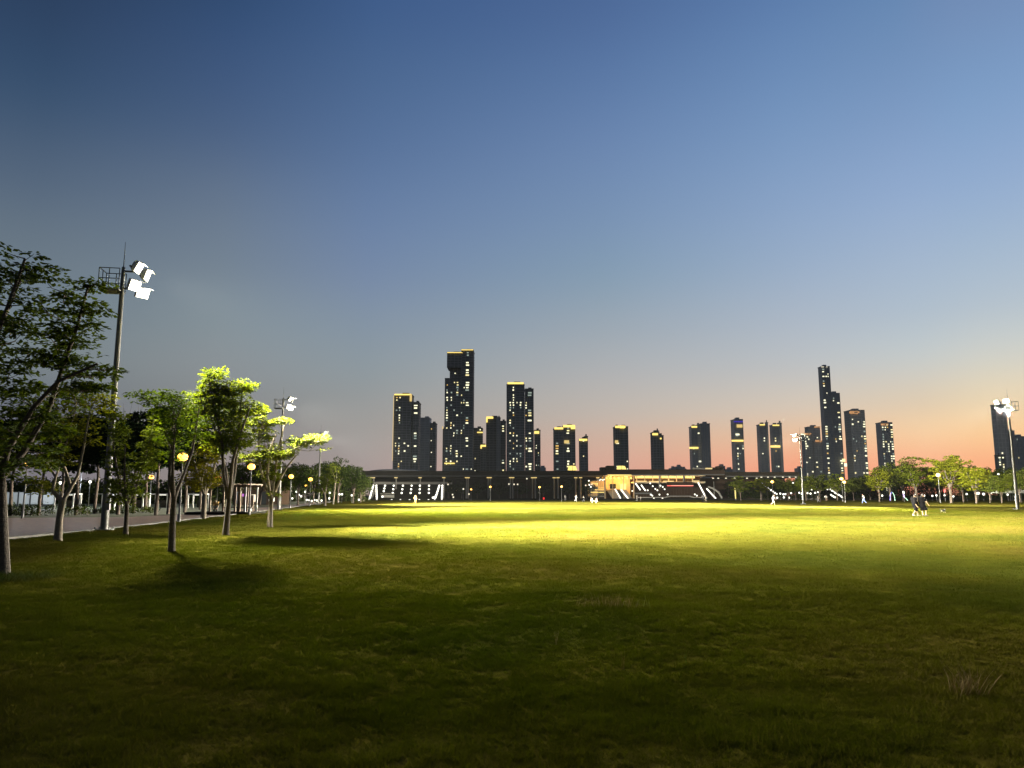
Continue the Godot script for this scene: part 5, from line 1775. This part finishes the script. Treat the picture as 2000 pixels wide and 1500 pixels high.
# pose: joints in metres, facing +x; J keys: hip, chest, neck, head, sh/el/wr for l and r, kn/an for l and r
func person(label: String, where: Vector3, turn: float, J: Dictionary, looks: Dictionary, cell := 0.03, size := 1.0, group := "") -> void:
	var t := thing("person", label, "person", where, turn, group)
	t.scale = Vector3.ONE * size
	var hl: Vector3 = J.hip + Vector3(0, 0, -0.09)
	var hr: Vector3 = J.hip + Vector3(0, 0, 0.09)
	var sl: Vector3 = J.chest + Vector3(0, 0.10, -0.17)
	var sr: Vector3 = J.chest + Vector3(0, 0.10, 0.17)
	var fwd := Vector3.RIGHT
	var fl: Vector3 = J.an_l + Vector3(0.15, -0.045, -0.01)
	var fr: Vector3 = J.an_r + Vector3(0.15, -0.045, 0.01)
	if J.has("toe_l"): fl = J.toe_l
	if J.has("toe_r"): fr = J.toe_r
	var body := [[J.hip, J.chest, 0.125, 0.14], [hl, hr, 0.10, 0.10], [sl, sr, 0.07, 0.07], [J.chest, J.neck, 0.10, 0.06], [J.neck, J.head, 0.055, 0.05],
		[hl, J.kn_l, 0.085, 0.055], [J.kn_l, J.an_l, 0.056, 0.036], [J.an_l, fl, 0.038, 0.03], [hr, J.kn_r, 0.085, 0.055], [J.kn_r, J.an_r, 0.056, 0.036], [J.an_r, fr, 0.038, 0.03],
		[sl, J.el_l, 0.05, 0.038], [J.el_l, J.wr_l, 0.038, 0.026], [sr, J.el_r, 0.05, 0.038], [J.el_r, J.wr_r, 0.038, 0.026]]
	var st := mb()
	flesh(st, body, cell, 0.02)
	st.generate_normals()
	var all := mb()
	all.append_from(st.commit(), 0, Transform3D.IDENTITY)
	var up: Vector3 = (J.head - J.neck).normalized()
	var look: Vector3 = J.get("look", Vector3(1, 0, 0))
	var hz := (look - up * look.dot(up)).normalized()
	var hb := Basis(up.cross(hz), up, hz)
	all.append_from(head, 0, Transform3D(hb, J.head))
	all.append_from(hand, 0, Transform3D(frame_to(J.el_l, J.wr_l, fwd), J.wr_l))
	all.append_from(hand, 0, Transform3D(frame_to(J.el_r, J.wr_r, fwd) * Basis.from_scale(Vector3(1, 1, 1)), J.wr_r))
	part("body", all.commit(), M.skin, t)
	st = mb()
	var hc: Vector3 = J.head + hb * Vector3(0, 0.14, -0.02)
	var hair := [[hc, hc + hb * Vector3(0, 0.02, 0.02), 0.094, 0.09], [hc, hc + hb * Vector3(0, -0.06, -0.02), 0.09, 0.07]]
	if looks.get("long", false): hair.append([hc + hb * Vector3(0, -0.05, -0.03), hc + hb * Vector3(0, -0.26, -0.05), 0.08, 0.06])
	flesh(st, hair, 0.02, 0.01)
	build("hair", st, looks.get("hair", M.hair), t)
	st = mb()
	var g: float = looks.get("loose", 0.028)
	var sleeve: float = looks.get("sleeve", 0.8)
	var hem: float = looks.get("hem", 0.0)
	var torso := [[J.hip + Vector3(0, 0.02 - hem, 0), J.chest, 0.14 + g + hem * 0.2, 0.145 + g], [hl - Vector3(0, hem, 0), hr - Vector3(0, hem, 0), 0.09 + g, 0.09 + g], [sl, sr, 0.075 + g, 0.075 + g], [J.chest, J.neck - (J.neck - J.chest) * 0.15, 0.12, 0.07]]
	torso.append([sl, sl.lerp(J.el_l, minf(1.0, sleeve)), 0.06 + g, 0.05 + g])
	torso.append([sr, sr.lerp(J.el_r, minf(1.0, sleeve)), 0.06 + g, 0.05 + g])
	if sleeve > 1.0:
		torso.append([J.el_l, J.el_l.lerp(J.wr_l, 0.9), 0.05 + g, 0.04 + g])
		torso.append([J.el_r, J.el_r.lerp(J.wr_r, 0.9), 0.05 + g, 0.04 + g])
	flesh(st, torso, cell, 0.02)
	build("shirt", st, looks.top, t)
	st = mb()
	var leg: float = looks.get("leg", 0.85)
	var sh := [[hl, hr, 0.10 + g, 0.10 + g], [hl, hl.lerp(J.kn_l, minf(1.0, leg)), 0.095 + g, 0.075 + g], [hr, hr.lerp(J.kn_r, minf(1.0, leg)), 0.095 + g, 0.075 + g]]
	if leg > 1.0:
		sh.append([J.kn_l, J.kn_l.lerp(J.an_l, 0.95), 0.07 + g, 0.05 + g])
		sh.append([J.kn_r, J.kn_r.lerp(J.an_r, 0.95), 0.07 + g, 0.05 + g])
	flesh(st, sh, cell, 0.02)
	build("trousers" if leg > 1.0 else "shorts", st, looks.bottom, t)
	for q in [[J.an_l, fl], [J.an_r, fr]]:
		st = mb()
		flesh(st, [[q[0] + Vector3(-0.04, -0.03, 0), q[1], 0.046, 0.042], [q[0] + Vector3(0, -0.01, 0), q[0] + Vector3(0.05, -0.035, 0), 0.046, 0.046]], 0.02, 0.008)
		build("shoe", st, looks.get("shoe", M.shoe), t)

func stance(kind: String, k := 0.0) -> Dictionary:
	match kind:
		"stride":
			return {"hip": Vector3(0, 0.92, 0), "chest": Vector3(0.10, 1.30, 0), "neck": Vector3(0.15, 1.47, 0), "head": Vector3(0.18, 1.53, 0), "kn_l": Vector3(0.24, 0.52, -0.09), "an_l": Vector3(0.30, 0.075, -0.09), "kn_r": Vector3(-0.02, 0.48, 0.09), "an_r": Vector3(-0.36, 0.16, 0.09), "toe_r": Vector3(-0.27, 0.04, 0.10),
				"el_l": Vector3(-0.08, 1.14, -0.24), "wr_l": Vector3(0.04, 0.92, -0.25), "el_r": Vector3(0.24, 1.14, 0.24), "wr_r": Vector3(0.42, 0.98, 0.22)}
		"lean":
			return {"hip": Vector3(0, 0.86, 0), "chest": Vector3(-0.13, 1.22, 0), "neck": Vector3(-0.10, 1.38, 0), "head": Vector3(-0.06, 1.44, 0), "kn_l": Vector3(0.10, 0.46, -0.08), "an_l": Vector3(0.22, 0.075, -0.08), "kn_r": Vector3(-0.08, 0.46, 0.09), "an_r": Vector3(-0.32, 0.12, 0.09), "toe_r": Vector3(-0.21, 0.035, 0.10),
				"el_l": Vector3(-0.02, 0.98, -0.26), "wr_l": Vector3(0.08, 0.76, -0.26), "el_r": Vector3(-0.22, 0.96, 0.27), "wr_r": Vector3(-0.08, 0.74, 0.27)}
		"reach":
			return {"hip": Vector3(0, 0.86, 0), "chest": Vector3(-0.06, 1.24, 0), "neck": Vector3(-0.02, 1.41, 0), "head": Vector3(0.02, 1.47, 0), "kn_l": Vector3(-0.02, 0.46, -0.09), "an_l": Vector3(0.02, 0.075, -0.09), "kn_r": Vector3(0.20, 0.50, 0.09), "an_r": Vector3(0.16, 0.075, 0.10),
				"el_l": Vector3(-0.12, 1.0, -0.25), "wr_l": Vector3(0.02, 0.80, -0.24), "el_r": Vector3(0.20, 1.10, 0.24), "wr_r": Vector3(0.34, 0.86, 0.22)}
		"run":
			return {"hip": Vector3(0, 0.88, 0), "chest": Vector3(0.16, 1.24, 0), "neck": Vector3(0.23, 1.40, 0), "head": Vector3(0.27, 1.46, 0), "kn_l": Vector3(0.32, 0.62, -0.09), "an_l": Vector3(0.22, 0.20, -0.09), "kn_r": Vector3(-0.04, 0.46, 0.09), "an_r": Vector3(-0.10, 0.075, 0.09),
				"el_l": Vector3(-0.12, 1.12, -0.24), "wr_l": Vector3(0.04, 0.96, -0.26), "el_r": Vector3(0.32, 1.10, 0.25), "wr_r": Vector3(0.50, 1.22, 0.22)}
		"crouch":
			return {"hip": Vector3(-0.10, 0.34, 0), "chest": Vector3(0.12, 0.68, 0), "neck": Vector3(0.20, 0.83, 0), "head": Vector3(0.23, 0.89, 0), "kn_l": Vector3(0.28, 0.46, -0.12), "an_l": Vector3(0.02, 0.075, -0.10), "kn_r": Vector3(0.28, 0.44, 0.12), "an_r": Vector3(0.00, 0.075, 0.10),
				"el_l": Vector3(0.28, 0.52, -0.20), "wr_l": Vector3(0.42, 0.34, -0.14), "el_r": Vector3(0.28, 0.52, 0.20), "wr_r": Vector3(0.42, 0.34, 0.14)}
	return {"hip": Vector3(0, 0.92, 0), "chest": Vector3(0.0, 1.31, 0), "neck": Vector3(0.02, 1.48, 0), "head": Vector3(0.03, 1.54, 0), "kn_l": Vector3(0.03, 0.49, -0.10), "an_l": Vector3(0.0, 0.075, -0.11), "kn_r": Vector3(0.03, 0.49, 0.10), "an_r": Vector3(0.0, 0.075, 0.11),
		"el_l": Vector3(-0.03, 1.12, -0.25), "wr_l": Vector3(0.10, 0.88, -0.22), "el_r": Vector3(-0.03, 1.12, 0.25), "wr_r": Vector3(0.12, 0.90, 0.20)}

func people() -> void:
	head = head_mesh()
	hand = hand_mesh()
	var spot := func(px: float, py: float) -> Vector3: return settled(on_ground(px, py))
	var left: Vector3 = spot.call(1790, 1008)
	person("person leaning back in a loose black shirt with bare legs, left of the couple", left, deg_to_rad(8), stance("lean"), {"top": M.black_cloth, "bottom": M.black_cloth, "hem": 0.12, "leg": 0.95, "loose": 0.055, "sleeve": 0.9, "shoe": M.shoe_white}, 0.025, 1.0)
	person("person in black reaching forward with bare arms and dark shoes, right of the couple", left + Vector3(0.44, 0, 0.16), deg_to_rad(-6), stance("reach"), {"top": M.black_cloth, "bottom": M.black_cloth, "hem": 0.12, "leg": 0.9, "loose": 0.055, "sleeve": 0.6, "long": true}, 0.025, 1.0)
	var far := 0.045
	person("person striding in white shorts and dark jacket, alone before the warm lamp", spot.call(1510, 987), deg_to_rad(0), stance("stride"), {"top": M.grey_cloth, "bottom": M.white_cloth, "leg": 0.95, "sleeve": 1.2}, far, 0.98)
	person("person in dark clothes standing before the balcony's right stairs", spot.call(1373, 980.5), deg_to_rad(60), stance("stand"), {"top": M.grey_cloth, "bottom": M.black_cloth, "leg": 1.5, "sleeve": 1.5}, far, 1.0)
	person("person in white running before the balcony's right stairs", spot.call(1380, 980.5), deg_to_rad(180), stance("run"), {"top": M.white_cloth, "bottom": M.white_cloth, "leg": 0.9, "sleeve": 1.2}, far, 1.0)
	person("person in grey walking, left of two below the tallest right tower", spot.call(1599, 981), deg_to_rad(180), stance("stride"), {"top": M.grey_cloth, "bottom": M.grey_cloth, "leg": 1.5}, far, 0.85)
	person("person in white standing, right of two below the tallest right tower", spot.call(1614, 979), deg_to_rad(-90), stance("stand"), {"top": M.white_cloth, "bottom": M.wood, "leg": 1.5, "sleeve": 1.2}, far, 0.95)
	person("person in a white top and dark trousers, standing below the gridded right tower", spot.call(1688, 983), deg_to_rad(150), stance("stride"), {"top": M.white_cloth, "bottom": M.blue_cloth, "leg": 1.5, "sleeve": 0.8}, far, 1.05)
	person("person in white standing before the middle columns, left of four", spot.call(1104, 978), deg_to_rad(-80), stance("stand"), {"top": M.white_cloth, "bottom": M.grey_cloth, "leg": 1.4}, far, 0.95)
	person("taller person in white before the columns, beside the fourth warm lamp", spot.call(1124.5, 980), deg_to_rad(20), stance("stride"), {"top": M.white_cloth, "bottom": M.white_cloth, "leg": 1.4, "sleeve": 1.2}, far, 1.0)
	person("person in white walking right of the fourth warm lamp", spot.call(1139.5, 979), deg_to_rad(0), stance("stride"), {"top": M.white_cloth, "bottom": M.grey_cloth, "leg": 1.4}, far, 0.8)
	person("person crouching on the grass below the glass box, left of two", spot.call(1157, 982), deg_to_rad(200), stance("crouch"), {"top": M.white_cloth, "bottom": M.wood, "leg": 1.4}, far, 1.0)
	person("person crouching on the grass below the glass box, right of two", spot.call(1163, 982.5), deg_to_rad(20), stance("crouch"), {"top": M.wood, "bottom": M.grey_cloth, "leg": 1.4}, far, 1.0)
	person("person in pale clothes standing below the balcony's left end, left of two", spot.call(1244, 978.5), deg_to_rad(-60), stance("stand"), {"top": M.white_cloth, "bottom": M.white_cloth, "leg": 1.4}, far, 1.0)
	person("small person in white below the balcony's left end, right of two", spot.call(1251, 978.5), deg_to_rad(40), stance("stand"), {"top": M.white_cloth, "bottom": M.white_cloth, "leg": 0.9}, far, 0.72)
	person("person in orange-yellow standing on the lawn before the wide stair", spot.call(811.5, 983), deg_to_rad(-90), stance("stand"), {"top": M.orange_cloth, "bottom": M.orange_cloth, "leg": 1.4, "sleeve": 1.2}, far, 0.95)
	person("person sitting low under the pergola in a pink-orange top", at(421, 993, 64.5) * Vector3(1, 0, 1) + Vector3(0, 0.2, 0), deg_to_rad(-70), stance("crouch"), {"top": M.orange_cloth, "bottom": M.grey_cloth, "leg": 1.4}, far, 1.0)
	# dog
	var p: Vector3 = spot.call(1842, 1003)
	var d := thing("dog", "small black and white dog running right, ahead of the couple", "dog", p, deg_to_rad(10))
	var bl := Color(0.02, 0.02, 0.02)
	var wh := Color(0.26, 0.24, 0.20)
	var st := mb()
	flesh(st, [[Vector3(-0.15, 0.24, 0), Vector3(0.0, 0.25, 0), 0.062, 0.066, bl], [Vector3(0.0, 0.25, 0), Vector3(0.13, 0.25, 0), 0.068, 0.076, bl], [Vector3(0.13, 0.26, 0), Vector3(0.20, 0.35, 0), 0.05, 0.038, wh], [Vector3(0.21, 0.37, 0), Vector3(0.24, 0.37, 0), 0.048, 0.042, bl], [Vector3(0.25, 0.36, 0), Vector3(0.31, 0.345, 0), 0.027, 0.018, bl],
		[Vector3(0.20, 0.41, -0.03), Vector3(0.17, 0.40, -0.045), 0.02, 0.012, bl], [Vector3(0.20, 0.41, 0.03), Vector3(0.17, 0.40, 0.045), 0.02, 0.012, bl], [Vector3(-0.19, 0.26, 0), Vector3(-0.26, 0.34, 0), 0.02, 0.014, bl], [Vector3(-0.26, 0.34, 0), Vector3(-0.25, 0.40, 0), 0.014, 0.010, wh],
		[Vector3(-0.15, 0.22, -0.04), Vector3(-0.10, 0.15, -0.045), 0.042, 0.026, wh], [Vector3(-0.10, 0.15, -0.045), Vector3(-0.20, 0.09, -0.045), 0.022, 0.014, bl], [Vector3(-0.20, 0.09, -0.045), Vector3(-0.19, 0.015, -0.045), 0.014, 0.014, wh],
		[Vector3(-0.15, 0.22, 0.04), Vector3(-0.13, 0.14, 0.045), 0.042, 0.026, wh], [Vector3(-0.13, 0.14, 0.045), Vector3(-0.25, 0.10, 0.045), 0.022, 0.014, bl], [Vector3(-0.25, 0.10, 0.045), Vector3(-0.28, 0.03, 0.045), 0.014, 0.014, bl],
		[Vector3(0.13, 0.22, -0.04), Vector3(0.11, 0.12, -0.045), 0.032, 0.018, bl], [Vector3(0.11, 0.12, -0.045), Vector3(0.14, 0.015, -0.045), 0.016, 0.014, wh], [Vector3(0.13, 0.22, 0.04), Vector3(0.17, 0.13, 0.045), 0.032, 0.018, bl], [Vector3(0.17, 0.13, 0.045), Vector3(0.22, 0.03, 0.045), 0.016, 0.014, wh]], 0.012, 0.008)
	build("body", st, M.fur, d)
	st = mb()
	tube(st, [Vector3(0.16, 0.30, -0.05), Vector3(0.17, 0.25, 0), Vector3(0.16, 0.30, 0.05), Vector3(0.13, 0.335, 0), Vector3(0.16, 0.30, -0.05)], [0.008, 0.008, 0.008, 0.008, 0.008], 5)
	build("collar", st, M.grey_cloth, d)

# ------------------------------------------------------------------ grass
func blades(sd: int, count: int, h: float, spread: float, wide: float, lean: float) -> ArrayMesh:
	var r := RandomNumberGenerator.new()
	r.seed = sd
	var v := PackedVector3Array()
	var n := PackedVector3Array()
	var c := PackedColorArray()
	for k in count:
		var a := r.randf() * TAU
		var p := Vector3(r.randf_range(-1, 1), 0, r.randf_range(-1, 1)) * spread
		var hh := h * r.randf_range(0.55, 1.15)
		var tip := p + Vector3(cos(a) * lean * hh, hh, sin(a) * lean * hh)
		var mid := p.lerp(tip, 0.55) + Vector3(0, hh * 0.08, 0)
		var f := r.randf() * TAU
		var side := Vector3(cos(f), 0, sin(f)) * wide
		var nn := side.cross(tip - p).normalized()
		nn = (nn + Vector3(0, 0.8, 0)).normalized()
		var t := r.randf_range(0.82, 1.18)
		for q in [p - side, mid + side * 0.8, p + side, p - side, mid - side * 0.8, mid + side * 0.8, mid - side * 0.8, tip, mid + side * 0.8]:
			v.append(q)
			n.append(nn)
			c.append(Color(t, t, t))
	var arr := []
	arr.resize(Mesh.ARRAY_MAX)
	arr[Mesh.ARRAY_VERTEX] = v
	arr[Mesh.ARRAY_NORMAL] = n
	arr[Mesh.ARRAY_COLOR] = c
	var m := ArrayMesh.new()
	m.add_surface_from_arrays(Mesh.PRIMITIVE_TRIANGLES, arr)
	return m

func grass() -> void:
	var r := RandomNumberGenerator.new()
	r.seed = 77
	var g := thing("grass", "short mown lawn grass across the whole foreground", "grass")
	g.set_meta("kind", "stuff")
	for zone in [[2.6, 7.0, 950.0, 0.042, 0.035, 14, 0.8], [7.0, 13.0, 480.0, 0.045, 0.045, 14, 0.9], [13.0, 26.0, 180.0, 0.05, 0.07, 14, 1.1], [26.0, 52.0, 56.0, 0.055, 0.12, 16, 1.6], [52.0, 95.0, 10.0, 0.07, 0.22, 18, 3.0]]:
		for variant in 2:
			var area: float = 0.72 * (zone[1] * zone[1] - zone[0] * zone[0]) + 3.0 * (zone[1] - zone[0])
			var count := int(area * zone[2] * 0.5)
			var mm := MultiMesh.new()
			mm.transform_format = MultiMesh.TRANSFORM_3D
			mm.use_colors = true
			mm.mesh = blades(int(zone[0] * 10) + variant, zone[5], zone[3] * (1.0 if variant == 0 else 0.8), zone[4], 0.0022 * zone[6] * (1.0 if zone[0] > 5.0 else 0.8), 0.6 if variant == 0 else 1.0)
			mm.instance_count = count
			for i in count:
				var d := sqrt(lerpf(zone[0] * zone[0], zone[1] * zone[1], r.randf()))
				var half: float = d * 0.72 + 1.5
				var x := r.randf_range(-half, half)
				var edge := along(EDGE, d) + 0.15
				if x < edge: x = r.randf_range(edge, half)
				var k := r.randf_range(0.6, 1.15) * clampf(1.0 + fine_patchy.get_noise_2d(x * 1.3 + 40.0, d * 1.3) * 0.7, 0.55, 1.5)
				var b := Basis(Vector3.UP, r.randf() * TAU).scaled(Vector3(1, k, 1))
				mm.set_instance_transform(i, Transform3D(b, Vector3(x, lawn_height(x, -d) - 0.003, -d)))
				var c := lawn_color(x, -d) * r.randf_range(0.88, 1.13)
				c.a = 1.0
				mm.set_instance_color(i, c)
			var o := MultiMeshInstance3D.new()
			o.name = "grass_tufts"
			o.multimesh = mm
			o.material_override = M.blade
			g.add_child(o, true)
			o.set_meta("kind", "stuff")
	# taller tufts
	var tuft := func(called: String, px: float, py: float, label: String, category: String, n: int, h: float, w: float, col: Color, lean: float) -> void:
		var base := settled(on_ground(px, py))
		var t := thing(called, label, category, base)
		var m := StandardMaterial3D.new()
		m.vertex_color_use_as_albedo = true
		m.albedo_color = col.linear_to_srgb()
		m.roughness = 0.9
		m.metallic_specular = 0.08
		m.backlight_enabled = true
		m.backlight = Color(0.4, 0.4, 0.2)
		part("stalks", blades(int(px), n, h, w, 0.0022, lean), m, t)
	var straw := Color(0.13, 0.095, 0.05)
	var green := Color(0.055, 0.08, 0.012)
	tuft.call("dry_grass_tuft", 1888, 1356, "dry straw-coloured grass tuft at the lower right of the lawn", "grass tuft", 110, 0.21, 0.12, straw, 0.7)
	tuft.call("dry_grass_tuft", 1170, 1184, "broad patch of dry straw stalks near the lawn's centre, left half", "grass tuft", 90, 0.17, 0.34, straw, 0.4)
	tuft.call("dry_grass_tuft", 1212, 1186, "dense patch of dry straw stalks near the lawn's centre, right half", "grass tuft", 70, 0.17, 0.24, straw, 0.4)
	tuft.call("dry_grass_tuft", 1217, 1310, "slim upright pair of straw stalks below the central dry patch", "grass tuft", 6, 0.24, 0.02, straw, 0.12)
	tuft.call("dry_grass_tuft", 1085, 1256, "single short straw stalk left of the slim upright pair", "grass tuft", 4, 0.15, 0.015, straw, 0.25)
	tuft.call("dry_grass_tuft", 1340, 1300, "small green stalk right of the slim upright pair", "grass tuft", 5, 0.17, 0.015, green, 0.2)
	tuft.call("dry_grass_tuft", 1258, 1190, "short green-yellow stalks right of the central dry patch", "grass tuft", 14, 0.22, 0.08, Color(0.12, 0.12, 0.03), 0.3)
	for q in [[565, 1017, 0.9, "long green grass patch right of the brightest tree's foot"], [598, 1010, 1.1, "long green grass patch further right of the brightest tree"], [622, 998, 1.3, "far long grass patch by the path bend"]]:
		tuft.call("long_grass", q[0], q[1], q[3], "long grass", 420, 0.34, q[2], green, 0.6)
	tuft.call("tree_foot_sprouts", 45, 1131, "dark leafy sprouts round the foot of the big left tree", "sprouts", 700, 0.16, 0.55, Color(0.03, 0.045, 0.008), 1.1)
	tuft.call("tree_foot_sprouts", -10, 1134, "dark sprouts cut by the left picture edge at the big tree's foot", "sprouts", 500, 0.17, 0.45, Color(0.03, 0.045, 0.008), 1.1)
	for i in 40:
		var px := r.randf_range(1500, 1990)
		var py := r.randf_range(1035, 1085)
		tuft.call("seed_grass", px, py, "pale seeding grass stalks scattered across the lawn at right", "grass tuft", 10, 0.13, 0.16, Color(0.085, 0.08, 0.012), 0.25)
		get_child(get_child_count() - 1).set_meta("group", "pale seeding grass on the right of the lawn")
